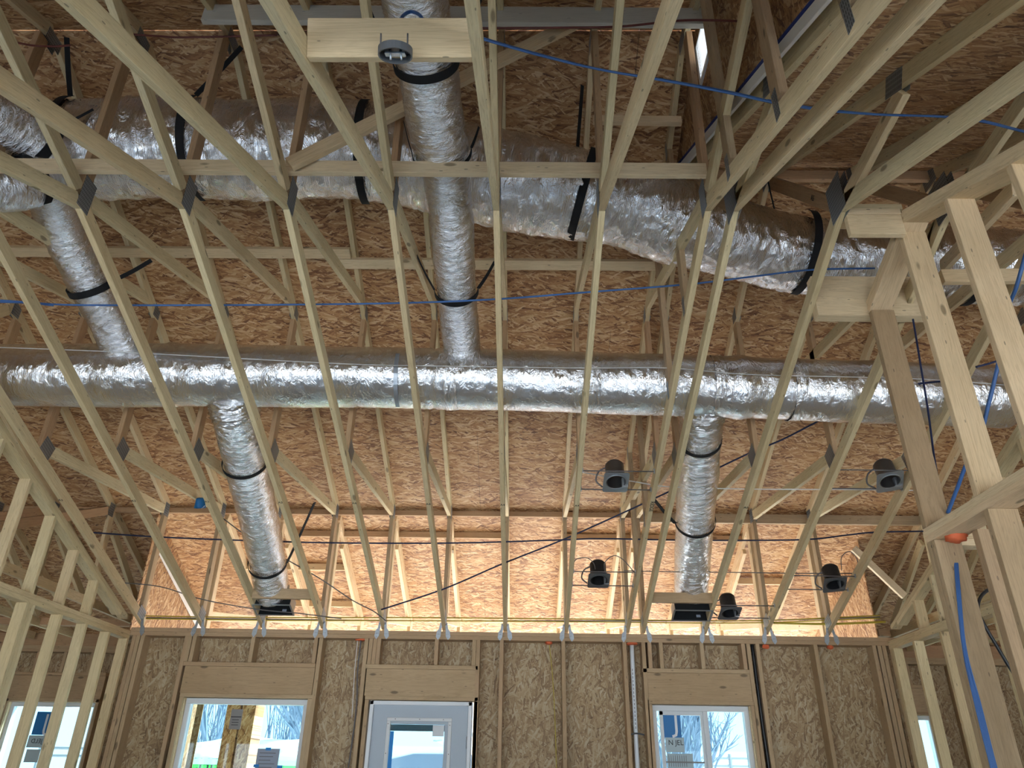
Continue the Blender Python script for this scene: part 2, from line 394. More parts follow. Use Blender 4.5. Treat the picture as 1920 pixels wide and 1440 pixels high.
# gable wall between the two roof levels, with a louvred vent near the ridge
gw = empty('wall_gable', (XG, 2.0, 3.0), kind='structure')
V0, V1, W0, W1 = 3.05, 3.34, 4.02, 4.34
prism('sheathing', [(-1.6, zr_low(-1.6)), (-1.6, zr_near(-1.6)), (V0, zr_near(V0)), (V0, zr_low(V0))], 'X', XG, XG+0.011, OSB_SIDE, gw)
prism('sheathing', [(V0, zr_low(V0)), (V0, W0), (V1, W0), (V1, zr_low(V1))], 'X', XG, XG+0.011, OSB_SIDE, gw)
prism('sheathing', [(V1, zr_low(V1)), (V1, zr_near(V1)-0.01), (3.345, 4.49), (YR2, zr_far(YR2)-0.002)], 'X', XG, XG+0.011, OSB_SIDE, gw)
prism('sheathing', [(V0, W1), (V0, zr_near(V0)), (V1, zr_near(V1)), (V1, W1)], 'X', XG, XG+0.011, OSB_SIDE, gw)
plank('ledger', (XG-0.002, -0.5, zr_low(-0.5)), (XG-0.002, 4.1, zr_low(4.1)), t=0.02, d=0.060, m=WHITEC, parent=gw, edge='high')
plank('tape_line', (XG-0.006, -0.5, zr_low(-0.5)+0.014), (XG-0.006, 4.12, zr_low(4.12)+0.014), t=0.012, d=0.018, m=LINEB, parent=gw, bev=0)
vt = empty('gable_vent', (XG, (V0+V1)/2, W0), 'white louvred gable vent glowing with daylight high beside the ridge', 'vent')
for a, b in (((V0-0.03, W0-0.0), (V0, W1)), ((V1, W0), (V1+0.035, W1-0.02)), ((V0-0.03, W0-0.035), (V1+0.035, W0)), ((V0-0.03, W1-0.02), (V1+0.03, W1))):
    box('vent_frame', (XG-0.012, a[0], a[1]), (XG+0.03, b[0], b[1]), WHITEP, vt, 0.001)
for k in range(11):
    z = W0+0.012+k*0.029
    box('slat', (XG-0.005, V0, z), (XG+0.035, V1, z+0.003), WHITEP, vt, 0, Matrix.Rotation(math.radians(-8), 4, 'Y'))

# ------------------------------------------------------------------ scissor trusses
def gusset(parent, X, y, z, w, h, ang=0.0, shear=0.0):
    out = []
    for s in (-1, 1):
        bm = bmesh.new(); box_bm(bm, (-0.0009, -w/2, -h/2), (0.0009, w/2, h/2)); fin(bm, 0)
        M = Matrix.Translation((X+s*(T2/2+0.001), y, z)) @ Matrix.Rotation(ang, 4, 'X')
        mesh_obj('gusset_plate', bm, PLATE, parent, M)
def truss(X, kind, label, cat='roof truss', mark=None):
    r = empty('scissor_truss', (X, YW, zc_far(YW)), label, cat, 'scissor trusses across the room')
    K = dict(parent=r)
    P = lambda y, z: (X, y, z)
    plank('bottom_chord', P(YPK, ZPK), P(7.74, zc_far(7.74)), edge='low', ca=(0, 0.032), cb=(0, -0.03), **K)
    plank('bottom_chord', P(YPK, ZPK), P(-1.1, zc_near(-1.1)), edge='low', ca=(0, 0.040), **K)
    if kind != 'low':
        plank('top_chord', P(3.34, zt_far(3.34)), P(7.66, zt_far(7.66)), edge='low', ca=(0, 0.036), **K)
        plank('top_chord', P(3.34, zt_near(3.34)), P(-1.2, zt_near(-1.2)), edge='low', ca=(0, 0.036), **K)
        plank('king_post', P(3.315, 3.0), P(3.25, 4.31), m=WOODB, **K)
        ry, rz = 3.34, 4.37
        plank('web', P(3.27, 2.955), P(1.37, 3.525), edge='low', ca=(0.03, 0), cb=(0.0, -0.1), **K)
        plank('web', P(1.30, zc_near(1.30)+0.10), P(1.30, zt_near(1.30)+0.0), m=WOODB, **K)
        plank('web', P(1.2, zc_near(1.2)+0.11), P(-0.6, zt_near(-0.6)), edge='low', cb=(0, -0.06), **K)
        gusset(r, X, 1.36, 3.54, 0.12, 0.13, -0.4)
    else:
        plank('top_chord', P(4.24, zt_far(4.24)), P(7.66, zt_far(7.66)), edge='low', ca=(0, 0.036), **K)
        plank('top_chord', P(4.24, zt_low(4.24)), P(-1.2, zt_low(-1.2)), edge='low', ca=(0, 0.048), **K)
        plank('king_post', P(3.40, 3.02), P(4.19, 3.93), m=WOODB, **K)
        plank('web', P(3.26, 2.975), P(2.56, zt_low(2.56)), edge='high', ca=(0, 0.03), cb=(0.04, 0), **K)
        gusset(r, X, 2.55, zt_low(2.55)+0.045, 0.16, 0.12, 0.53); gusset(r, X, 4.24, 4.02, 0.16, 0.13)
    if kind == 'a':
        plank('web', P(3.40, 2.975), P(5.29, 3.545), edge='low', ca=(0.02, 0), cb=(0, -0.12), **K)
    else:
        if X > 2.0: plank('web', P(3.45, 2.86), P(6.05, 3.215), edge='low', ca=(0.1, 0), cb=(0, -0.13), **K)
        elif kind != 'low': plank('web', P(3.40, 2.975), P(5.29, 3.545), edge='low', ca=(0.02, 0), cb=(0, -0.12), **K)
    plank('web', P(5.43, zc_far(5.43)+0.10), P(5.43, zt_far(5.43)), m=WOODB, cb=(0, 0.0), **K)
    plank('web', P(5.52, 2.245), P(7.60, 2.45), edge='low', ca=(0.02, 0.03), **K)
    plank('end_post', P(7.655, zc_far(7.66)+0.095), P(7.655, zt_far(7.655)), m=WOODS, **K)
    gusset(r, X, 3.335, 3.01, 0.115 if kind != 'low' else 0.19, 0.215 if kind != 'low' else 0.25); gusset(r, X, 5.40, 3.56, 0.10, 0.13, 0.0)
    gusset(r, X, 5.47, 2.29, 0.15, 0.13, -0.35); gusset(r, X, 7.63, 2.50, 0.10, 0.14)
    if kind != 'low': gusset(r, X, 3.33, 4.37, 0.15, 0.1)
    gusset(r, X, 7.63, 1.42, 0.15, 0.11, -0.35)
    if kind == 'girder':
        for y in (2.85, 2.18, 1.56):
            plank('web', P(y, zc_near(y)+0.11), P(y-0.02, zt_near(y)), m=WOODS, **K); gusset(r, X, y+0.01, zc_near(y)+0.10, 0.05, 0.15)
        for y in (4.05, 4.75, 6.15, 6.85):
            plank('web', P(y, zc_far(y)+0.10), P(y, zt_far(y)), m=WOODS, **K); gusset(r, X, y, zc_far(y)+0.09, 0.05, 0.13); gusset(r, X, y, zt_far(y)+0.01, 0.05, 0.13)
    if mark:
        y = 5.68; z = zc_far(y)-0.0012
        sl = Vector((0, 1, -0.361)).normalized()
        text('lumber_mark', mark, 0.030 if len(mark) < 4 else 0.036, basis((1, 0, 0) if len(mark) < 4 else sl, -sl if len(mark) < 4 else (1, 0, 0), (X, y, z)), INK, r)
    return r
ORD = ['first', 'second', 'third', 'fourth', 'fifth', 'sixth', 'seventh', 'eighth']
TR = []
def trlabel(i):
    if i < 8: return f'pale sawn-lumber scissor roof truss, {ORD[i]} one counted from the left wall'
    return ['pale girder truss with many close upright webs, left one of the close pair',
            'low-ridged pale truss, right one of the close pair beside the girder truss',
            'pale truss carrying the short header blocks at the right partition peak',
            'pale truss passing behind the tall right partition post',
            'pale truss nearest the right wall, last one of the row'][i-8]
base = truss(0.0, 'a', 'x')
mk = ['A3', 'A3', 'A3', 'A3', 'A4', 'A4', 'A4', 'A4', 'RIDGE', None, 'A5', None, None]
low = None
for i, X in enumerate(TX):
    if i < 8:
        t = base if i == 0 else copy_tree(base)
        if i == 0: base = t
    elif i == 8: t = truss(X, 'girder', trlabel(i))
    else: t = truss(X, 'low', trlabel(i))
    if i < 8: t.matrix_basis = Matrix.Translation((X, YW, zc_far(YW)))
    t['label'] = trlabel(i); TR.append(t)
bpy.context.view_layer.update()
for i, X in enumerate(TX):
    if mk[i]:
        y = 5.86; z = zc_far(y)-0.0014; sl = Vector((0, 1, -0.361)).normalized()
        M = basis((1, 0, 0), -sl, (X, y, z)) if len(mk[i]) < 4 else basis(sl, (1, 0, 0), (X, y, z))
        text('lumber_mark', mk[i], 0.034 if len(mk[i]) < 4 else 0.046, M, INK, TR[i])
tk = text('lumber_mark', 'A5', 0.05, basis((0, -0.655, -0.755), (0, -0.755, 0.655), (TX[10]-T2/2-0.001, 3.60, 3.25)), INK, TR[10])

# porch rafters that carry the roof on beyond the far wall
def porch(X):
    r = empty('porch_truss', (X, 7.83, 1.3), None, 'roof truss', 'porch trusses beyond the far wall'); P = lambda y, z: (X, y, z)
    plank('top_chord', P(7.79, zt_far(7.79)), P(9.62, zt_far(9.62)), m=WOODP, parent=r, edge='low')
    plank('end_post', P(7.835, 1.30), P(7.835, zt_far(7.85)), m=WOODP, parent=r)
    plank('bottom_chord', P(7.88, 1.40), P(9.42, 1.64), m=WOODP, parent=r, edge='low')
    plank('end_post', P(9.48, 1.30), P(9.48, zt_far(9.5)), m=WOODP, parent=r)
    plank('web', P(8.1, 2.25), P(9.3, 1.73), d=0.06, m=WOODP, parent=r)
    return r
pb = porch(TX[1]); 
for i, X in enumerate(TX[1:]):
    t = pb if i == 0 else copy_tree(pb)
    t.matrix_basis = Matrix.Translation((X, 7.83, 1.3))
    t['label'] = f'sunlit short porch truss beyond the far wall, {(ORD+["ninth","tenth","eleventh","twelfth"])[i]} from the left'

# metal hurricane ties either side of every truss foot
def tie():
    r = bpy.data.meshes.new('hurricane_tie'); bm = bmesh.new()
    pts = [(-0.030, 0.075), (-0.006, 0.080), (0.004, 0.02), (0.022, 0.0), (0.030, -0.055), (0.008, -0.085), (-0.016, -0.05), (-0.02, 0.0)]
    a = [bm.verts.new((x, -0.0015, z)) for x, z in pts]; b = [bm.verts.new((x, 0.0015, z)) for x, z in pts]
    bm.faces.new(a); bm.faces.new(b[::-1])
    for i in range(len(pts)): bm.faces.new((a[i], a[(i+1) % len(pts)], b[(i+1) % len(pts)], b[i]))
    for x, z in ((-0.015, 0.06), (-0.012, 0.03), (0.0, 0.0), (0.012, -0.03), (0.008, -0.06), (-0.005, -0.03)):
        bmesh.ops.create_icosphere(bm, subdivisions=1, radius=0.005, matrix=Matrix.Translation((x, -0.003, z)))
    bmesh.ops.recalc_face_normals(bm, faces=bm.faces); bm.to_mesh(r); bm.free(); r.materials.append(GALV); return r
TIE = tie()
nm = ['first', 'second', 'third', 'fourth', 'fifth', 'sixth', 'seventh', 'eighth', 'ninth', 'tenth', 'eleventh', 'twelfth', 'last']
for i, X in enumerate(TX):
    for s, w in ((-1, 'left'), (1, 'right')):
        if i == 0 and s < 0: continue
        if (i == 8 and s > 0) or (i == 9 and s < 0): continue
        o = bpy.data.objects.new('hurricane_tie', TIE); M = Matrix.Translation((X+s*0.042, 7.663, 1.292))
        if s < 0: M = M @ Matrix.Scale(-1, 4, (1, 0, 0))
        link(o, None, M); tag(o, f'perforated metal tie on the {w} side of the {nm[i]} truss foot from the left', 'metal tie', 'metal ties at the truss feet')

# ------------------------------------------------------------------ braces and blocks
def brd(name, a, b, label, d=D4, t=T2, tdir=(0, 1, 0), m=WOODP, group=None):
    o = plank(name, a, b, d=d, t=t, tdir=tdir, m=m); return tag(o, label, 'lumber', group)
brd('lateral_brace', (-4.4, 3.235, 3.150), (1.04, 3.235, 3.122), 'long horizontal board crossing all left trusses just above their peaks')
n_ = Vector((0, -0.437, -1)).normalized()
brd('lateral_brace', (-4.4, 4.80, zt_far(4.80)-0.02), (-1.41, 4.80, zt_far(4.8)-0.02), 'left one of two overlapping boards flat under the roof above the long duct', tdir=(0, 0.4, 1), m=WOODP)
brd('lateral_brace', (-1.55, 4.885, zt_far(4.885)-0.02), (1.14, 4.885, zt_far(4.885)-0.022), 'right one of two overlapping boards flat under the roof above the long duct', tdir=(0, 0.4, 1), m=WOODP)
brd('lateral_brace', (-2.04, 3.04, 4.24), (1.42, 3.04, 4.20), 'weathered wide board across the top of the view below the ridge', d=0.15, m=WOODG)
brd('diagonal_brace', (-1.36, 3.175, 3.10), (0.55, 3.175, 4.52), 'long board running diagonally behind the upright foil duct', m=WOODP)
brd('blocking', (TX[5]+0.02, 1.72, 2.262), (TX[6]-0.02, 1.72, 2.262), 'short block holding the round electrical box between two trusses', d=D6, tdir=(0, 0.91, 0.414), m=WOODP)
brd('blocking', (0.45, 3.6, 3.93), (1.04, 3.6, 3.92), 'short block high between two trusses right of the black strap', d=0.06, m=WOODP)
for k, (a, b) in enumerate(((-9, -3.3), (-3.3, 1.16), (1.16, 4.3))):
    m_ = WOODB if k < 2 else WOODS
    dz = 0.055 if k < 2 else 0.10
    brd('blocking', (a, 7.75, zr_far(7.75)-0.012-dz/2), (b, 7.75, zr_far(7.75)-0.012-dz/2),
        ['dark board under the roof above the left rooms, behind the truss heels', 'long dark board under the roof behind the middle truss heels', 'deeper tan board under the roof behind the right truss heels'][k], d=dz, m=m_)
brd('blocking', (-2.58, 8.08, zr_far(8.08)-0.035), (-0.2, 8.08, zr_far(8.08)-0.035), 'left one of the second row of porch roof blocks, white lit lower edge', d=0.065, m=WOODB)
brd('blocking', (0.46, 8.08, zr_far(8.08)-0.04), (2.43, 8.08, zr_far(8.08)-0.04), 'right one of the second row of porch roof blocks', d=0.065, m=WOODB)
brd('blocking', (2.45, 8.75, zr_far(8.75)-0.05), (3.02, 8.75, zr_far(8.75)-0.05), 'short sunlit block in the last porch bay on the right', d=0.07, m=WOODP)
brd('blocking', (-3.20, 8.60, zr_far(8.6)-0.05), (-2.03, 8.60, zr_far(8.6)-0.05), 'upper sunlit block in the left porch bays', d=0.07, m=WOODP)
brd('blocking', (-3.20, 9.25, zr_far(9.25)-0.05), (-2.03, 9.25, zr_far(9.25)-0.05), 'lower sunlit block in the left porch bays', d=0.07, m=WOODP)
# boot blocks
brd('blocking', (TX[2]+0.02, 7.24, zc_far(7.24)+0.05), (TX[3]-0.02, 7.24, zc_far(7.24)+0.05), 'block above the left duct register', d=0.095, m=WOODS)
brd('blocking', (TX[9]+0.02, 7.22, zc_far(7.22)+0.05), (TX[10]-0.02, 7.22, zc_far(7.22)+0.05), 'block above the right duct register', d=0.095, m=WOODS)

# ------------------------------------------------------------------ header and blocks at the right partition
XP = 2.15
brd('header_beam', (TX[10]+0.02, 3.97, 2.745), (2.62, 3.97, 2.745), 'wide smooth header beam between truss and top of the right post', d=0.30, t=0.076, m=WOODP)
brd('blocking', (TX[10]+0.02, 3.355, 2.822), (XP, 3.355, 2.822), 'upright short block joining truss peak to the partition peak', d=D6, m=WOODP)
brd('blocking', (TX[10]+0.02, 3.40, 2.913), (XP, 3.40, 2.913), 'lower of two flat short blocks on top of the upright one at the partition peak', d=D6, tdir=(0, 0, 1), m=WOODP)
brd('blocking', (TX[10]+0.02, 3.405, 2.952), (XP+0.02, 3.405, 2.952), 'upper of two flat short blocks at the partition peak', d=D6, tdir=(0, 0, 1), m=WOOD)
q0 = at(1765, 520, Y=3.6); q1 = at(1980, 517, Y=3.6)
brd('lateral_brace', q0, q1, 'level board seen between the tall studs of the right partition', d=D4)
q0 = at(1768, 500, Y=4.1); q1 = at(1905, 352, Y=2.9)
brd('diagonal_brace', q0, q1, 'sloping board behind the tall studs of the right partition', d=D4, tdir=(1, 0, 0))
brd('ridge_board', (1.2, YR2, 4.045), (4.4, YR2, 4.045), 'dark ridge board under the lower right roof', d=0.085, m=WOODB)
q0 = at(1600, 1028, Y=7.70); q1 = at(1696, 1118, Y=7.72)
brd('diagonal_brace', q0, q1, 'pale diagonal board at the far right corner by the recessed light', d=0.07, m=WOODP)
# ------------------------------------------------------------------ the far wall
WL, WR = -3.88, 3.56
WD = 0.14
wf = empty('wall_far', (0, YW, FLOOR), kind='structure')
def osb_wall(parent, xa, xb, holes, y, z0, z1, m=OSB_WALL, th=0.011):
    xs = sorted({xa, xb, *[h[0] for h in holes], *[h[1] for h in holes]}); bm = bmesh.new()
    for a, b in zip(xs, xs[1:]):
        cut = sorted([(h[2], h[3]) for h in holes if h[0] <= a+1e-6 and h[1] >= b-1e-6]); z = z0
        for c, d_ in cut:
            if c > z: box_bm(bm, (a, y, z), (b, y+th, c))
            z = d_
        if z < z1: box_bm(bm, (a, y, z), (b, y+th, z1))
    bmesh.ops.recalc_face_normals(bm, faces=bm.faces)
    return mesh_obj('sheathing', bm, m, parent)
HZ = (0.655, 0.690, 0.935, 0.975)    # header: sill plate bottom, board bottom, board top, flat top
openings = [('win', -3.235, -2.04, -0.55), ('door', -1.455, -0.455, FLOOR), ('win', 1.235, 2.165, -0.45)]
osb_wall(wf, WL-0.1, WR+0.1, [(a, b, c, HZ[0]) for _, a, b, c in openings], YW+WD, FLOOR, 1.29)
def stud(x, z0=FLOOR+0.038, z1=1.213, y=YW, m=WOODS, par=None, d=WD): return plank('stud', (x, y+d/2, z0), (x, y+d/2, z1), d=d, t=T2, tdir=(1, 0, 0), m=m, parent=par or wf, bev=0.0015)
for k in range(2): plank('top_plate', (WL-0.02, YW+WD/2, 1.232+k*0.0385), (WR+0.12, YW+WD/2, 1.232+k*0.0385), d=WD, t=0.038, tdir=(0, 0, 1), m=WOODS, parent=wf)
plank('sole_plate', (WL, YW+WD/2, FLOOR+0.019), (-1.5, YW+WD/2, FLOOR+0.019), d=WD, t=0.038, tdir=(0, 0, 1), m=WOODS, parent=wf)
plank('sole_plate', (-0.4, YW+WD/2, FLOOR+0.019), (WR, YW+WD/2, FLOOR+0.019), d=WD, t=0.038, tdir=(0, 0, 1), m=WOODS, parent=wf)
for x in (-3.85, -3.81, -3.765, -1.985, -2.025+0.0, -1.535, -0.43, -0.20, 0.405, 1.005, 1.19, 2.215, 2.305, 2.87, 3.44, 3.49, 3.535):
    if x not in (-2.025,): stud(x)
stud(-3.325)
for n_, a, b, c in openings:
    for x in (a-0.019, b+0.019): stud(x, z1=HZ[0])
    plank('header_plate', (a-0.04, YW+WD/2, HZ[0]+0.018), (b+0.04, YW+WD/2, HZ[0]+0.018), d=WD, t=0.034, tdir=(0, 0, 1), m=WOODS, parent=wf)
    plank('header_plate', (a-0.07, YW+WD/2, HZ[2]+0.02), (b+0.03, YW+WD/2, HZ[2]+0.02), d=WD, t=0.038, tdir=(0, 0, 1), m=WOODS, parent=wf)
    plank('header', (a-0.05, YW+0.03, (HZ[1]+HZ[2])/2), (b+0.03, YW+0.03, (HZ[1]+HZ[2])/2), d=HZ[2]-HZ[1], t=0.05, tdir=(0, 1, 0), m=WOODP if n_ == 'x' else WOODS, parent=wf)
    if n_ == 'win':
        plank('rough_sill', (a, YW+WD/2, c-0.019), (b, YW+WD/2, c-0.019), d=WD, t=0.038, tdir=(0, 0, 1), m=WOODS, parent=wf)
        for x in (a+0.05, (a+b)/2, b-0.05): stud(x, z1=c-0.04)
for x in (-3.29, -3.245, -2.66, -2.035, -1.49, -1.45, -1.41, -0.84, -0.47, 1.25, 1.36, 1.76, 2.165): stud(x, z0=HZ[2]+0.04)
# orange sealant blobs at the plate penetrations
def blob(p, label, s=(0.05, 0.02, 0.018)):
    bm = bmesh.new(); bmesh.ops.create_icosphere(bm, subdivisions=3, radius=1)
    for v in bm.verts: v.co *= 1+0.35*noise.noise(v.co*2.3+Vector(p)); v.co = Vector((v.co.x*s[0], v.co.y*s[1], v.co.z*s[2]))
    o = mesh_obj('fire_sealant', bm, CAULK, None, Matrix.Translation(p), smooth=True); return tag(o, label, 'sealant', 'orange sealant blobs under the plates')
blob((-1.585, YW+0.05, 1.208), 'orange sealant smear under the plate left of the door', (0.075, 0.04, 0.012))
blob((0.265, YW+0.05, 1.205), 'round orange sealant blob under the plate between two studs', (0.035, 0.03, 0.02))
blob((1.085, YW+0.05, 1.205), 'orange sealant collar around the top of the white pipe', (0.055, 0.05, 0.014))
blob((2.40, YW+0.05, 1.20), 'orange sealant blob under the plate right of the sliding window', (0.035, 0.03, 0.024))
blob((3.03, YW+0.05, 1.20), 'orange sealant blob near the far right corner', (0.03, 0.03, 0.022))
# white pipe
pp = empty('vent_pipe', (1.085, 7.745, 0.1), 'white plastic pipe with printed lettering standing in the far wall', 'pipe')
cable('pipe', [(1.085, 7.73, 1.20), (1.075, 7.735, 0.3), (1.065, 7.74, FLOOR+0.04)], 0.021, WHITEP, pp, 4, 16)
ribbon('pipe_clamp', [(1.02, 7.71, 0.39), (1.06, 7.705, 0.40), (1.10, 7.705, 0.40), (1.15, 7.71, 0.39)], (0, 0, 1), 0.014, 0.006, BLACKP, pp)
for k in range(16): box('print', (1.072, 7.7085, 0.95-k*0.034), (1.078, 7.710, 0.972-k*0.034), GREYC, pp, 0)
# dark cable in the stud bay right of the sliding window
tag(cable('drain_cable', [(2.262, 7.70, 1.21), (2.262, 7.70, 0.6), (2.27, 7.70, 0.0), (2.26, 7.70, -1.2)], 0.014, BLACKP), 'black cable running down beside the sliding window studs', 'cable')
tag(cable('wall_cable', [(-1.60, 7.71, 1.2), (-1.60, 7.71, 0.9), (-1.575, 7.71, 0.55), (-1.60, 7.71, -0.2), (-1.62, 7.71, -1.3)], 0.007, GREYC), 'grey cable dropping down the wall left of the door', 'cable')
tag(cable('wall_cable', [(-1.635, 7.72, 1.2), (-1.63, 7.72, 0.9), (-1.61, 7.72, 0.5)], 0.004, WHITEC), 'thin white cable beside the grey one left of the door', 'cable')
tag(cable('wall_cable', [(0.27, 7.74, 1.2), (0.30, 7.76, 0.9), (0.32, 7.77, 0.5), (0.33, 7.77, 0.0)], 0.004, YEL), 'thin yellow cable hanging from an orange blob on the far wall', 'cable')

# ------------------------------------------------------------------ windows and door
def window(num, a, b, z0, z1, y, split=None):
    w = empty(f'window_{num}', ((a+b)/2, y, z0), kind='structure')
    f = 0.05
    for p, q in (((a, z1-f), (b, z1)), ((a, z0), (b, z0+f)), ((a, z0+f), (a+f, z1-f)), ((b-f, z0+f), (b, z1-f))):
        box('window_frame', (p[0], y+0.05, p[1]), (q[0], y+0.13, q[1]), VINYL, w, 0.003)
    box('jamb_liner', (a-0.004, y+0.002, z0), (a+0.006, y+0.05, z1), WOODP, w, 0); box('jamb_liner', (b-0.006, y+0.002, z0), (b+0.004, y+0.05, z1), WOODP, w, 0)
    box('glass_pane', (a+f-0.01, y+0.094, z0+f-0.01), (b-f+0.01, y+0.098, z1-f+0.01), GLASS, w, 0)
    if split:
        box('mullion', (split-0.02, y+0.045, z0+f), (split+0.022, y+0.12, z1-f), VINYL, w, 0.003)
        for p, q in (((a+f+0.03, z1-f-0.035), (split-0.02, z1-f)), ((a+f+0.03, z0+f), (a+f+0.062, z1-f)), ((split-0.045, z0+f), (split-0.018, z1-f-0.03))):
            box('sash', (p[0], y+0.07, p[1]), (q[0], y+0.10, q[1]), VINYL, w, 0.002)
    return w
w1 = window(1, -3.235, -2.04, -0.55, 0.652, YW+0.02)
w2 = window(2, 1.235, 2.165, -0.45, 0.652, YW+0.02, 1.745)
# stickers and papers: the label on the sliding window
FX = (1, 0, 0); FZ = (0, 0, 1)
def card(name, x0, x1, z0, z1, y, m, par, lab=None):
    o = box(name, (x0, y-0.001, z0), (x1, y+0.001, z1), m, par, 0)
    if lab: o['label'] = lab
    return o
ys = YW+0.108
s1 = card('sticker', 1.345, 1.512, 0.375, 0.60, ys, STICKB, w2, 'blue window maker sticker with a large white J')
text('lettering', 'J', 0.24, basis(FX, FZ, (1.468, ys-0.002, 0.50)), WHITEP, s1)
card('sticker', 1.355, 1.53, 0.25, 0.375, ys, STICKL, w2, 'pale lower half of the window sticker')
text('lettering', 'N JEL', 0.062, basis(FX, FZ, (1.452, ys-0.002, 0.33)), INK, w2)
card('sticker', 1.36, 1.60, 0.12, 0.24, ys, STICKL, w2, 'pale rating label with fine print')
for k in range(9): card('fine_print', 1.375+k*0.02, 1.379+k*0.02, 0.13, 0.225, ys-0.002, GREYC, w2)
box('blind_rail', (1.345, ys-0.02, 0.162), (1.70, ys-0.004, 0.174), GREYP, w2, 0)
p1 = empty('permit_paper', (-2.36, YW+0.1, 0.1), 'grey printed permit sheet taped to the left picture window with blue tape', 'paper')
card('sheet', -2.475, -2.265, -0.06, 0.225, YW+0.10, PAPER, p1)
for k in range(7): card('print_line', -2.45, -2.30-0.02*(k % 3), 0.185-k*0.03, 0.191-k*0.03, YW+0.0985, GREYC, p1)
for x, z in ((-2.40, 0.222), (-2.49, 0.08), (-2.268, 0.075)): box('tape_strip', (x, YW+0.0965, z-0.012), (x+0.05, YW+0.0985, z+0.012), TAPE, p1, 0)
p2 = empty('notice_paper', (-2.7, YW+0.1, 0.47), 'small dark grey notice stuck high on the left picture window', 'paper')
card('sheet', -2.785, -2.675, 0.385, 0.56, YW+0.10, GREYP, p2); card('print_line', -2.78, -2.68, 0.49, 0.497, YW+0.0985, INK, p2)
for k in range(3): card('print_line', -2.765, -2.70, 0.465-k*0.022, 0.470-k*0.022, YW+0.0985, INK, p2)
# door
d1 = empty('door_1', (-0.955, YW+0.05, FLOOR), kind='structure')
DA, DB, DT = -1.44, -0.468, 0.648
for a, b in (((DA, FLOOR), (DA+0.035, DT)), ((DB-0.035, FLOOR), (DB, DT)), ((DA, DT-0.035), (DB, DT))):
    box('door_frame', (a[0], YW-0.004, a[1]), (b[0], YW+0.13, b[1]), WHITEP, d1, 0.003)
gx0, gx1, gz1, gz0 = -1.205, -0.722, 0.45, -1.0
fx0, fx1, fz1 = -1.27, -0.655, 0.505
for a, b in (((DA+0.035, FLOOR), (fx0, DT-0.035)), ((fx1, FLOOR), (DB-0.035, DT-0.035)), ((fx0, fz1), (fx1, DT-0.035)), ((fx0, FLOOR), (fx1, gz0))):
    box('door_panel', (a[0], YW+0.03, a[1]), (b[0], YW+0.075, b[1]), DOORP, d1, 0)
for a, b in (((fx0, fz1-0.03), (fx1, fz1)), ((fx0, gz0), (fx0+0.035, fz1-0.03)), ((fx1-0.035, gz0), (fx1, fz1-0.03))):
    box('glass_frame', (a[0], YW+0.018, a[1]), (b[0], YW+0.08, b[1]), VINYL, d1, 0.004)
for a, b in (((fx0+0.035, gz1), (fx1-0.035, fz1-0.03)), ((gx1, gz0), (fx1-0.035, gz1))):
    box('glass_frame', (a[0], YW+0.032, a[1]), (b[0], YW+0.07, b[1]), DOORP, d1, 0.002)
box('glass_pane', (fx0+0.03, YW+0.05, gz0), (gx1+0.01, YW+0.054, gz1+0.01), GLASS, d1, 0)
bl_ = box('blind', (fx0+0.037, YW+0.058, gz1-0.058), (gx1-0.002, YW+0.074, gz1-0.002), DOORP, d1, 0)
for k in range(4): box('blind_slat', (fx0+0.037, YW+0.052, gz1-0.012-k*0.014), (gx1-0.10, YW+0.058, gz1-0.006-k*0.014), GREYP, d1, 0)
box('tape_strip', (fx0+0.037, YW+0.046, gz0), (fx0+0.072, YW+0.05, gz1-0.062), TAPE, d1, 0)
card('sticker', gx1-0.112, gx1-0.006, gz1-0.10, gz1-0.005, YW+0.046, VINYL, d1, 'square white sticker in the corner of the door glass')
text('lettering', 'Masonite', 0.022, basis((1, 0, 0.12), (-0.12, 0, 1), (gx1-0.06, YW+0.048, gz1-0.135)), INK, d1)
for a, z in ((-1.19, 0.492), (-0.96, 0.492), (-0.735, 0.492), (-1.255, 0.45), (-0.672, 0.445), (-1.255, 0.20), (-0.672, 0.20)):
    bm = bmesh.new(); bmesh.ops.create_cone(bm, segments=10, radius1=0.005, radius2=0.005, depth=0.003, cap_ends=True)
    mesh_obj('screw', bm, GREYP, d1, Matrix.Translation((a, YW+0.017, z)) @ Matrix.Rotation(PI/2, 4, 'X'))
for z in (0.30, -0.4, -1.2): cable('hinge', [(DB-0.037, YW+0.02, z-0.05), (DB-0.037, YW+0.02, z+0.05)], 0.008, GALV, d1, 2, 8)

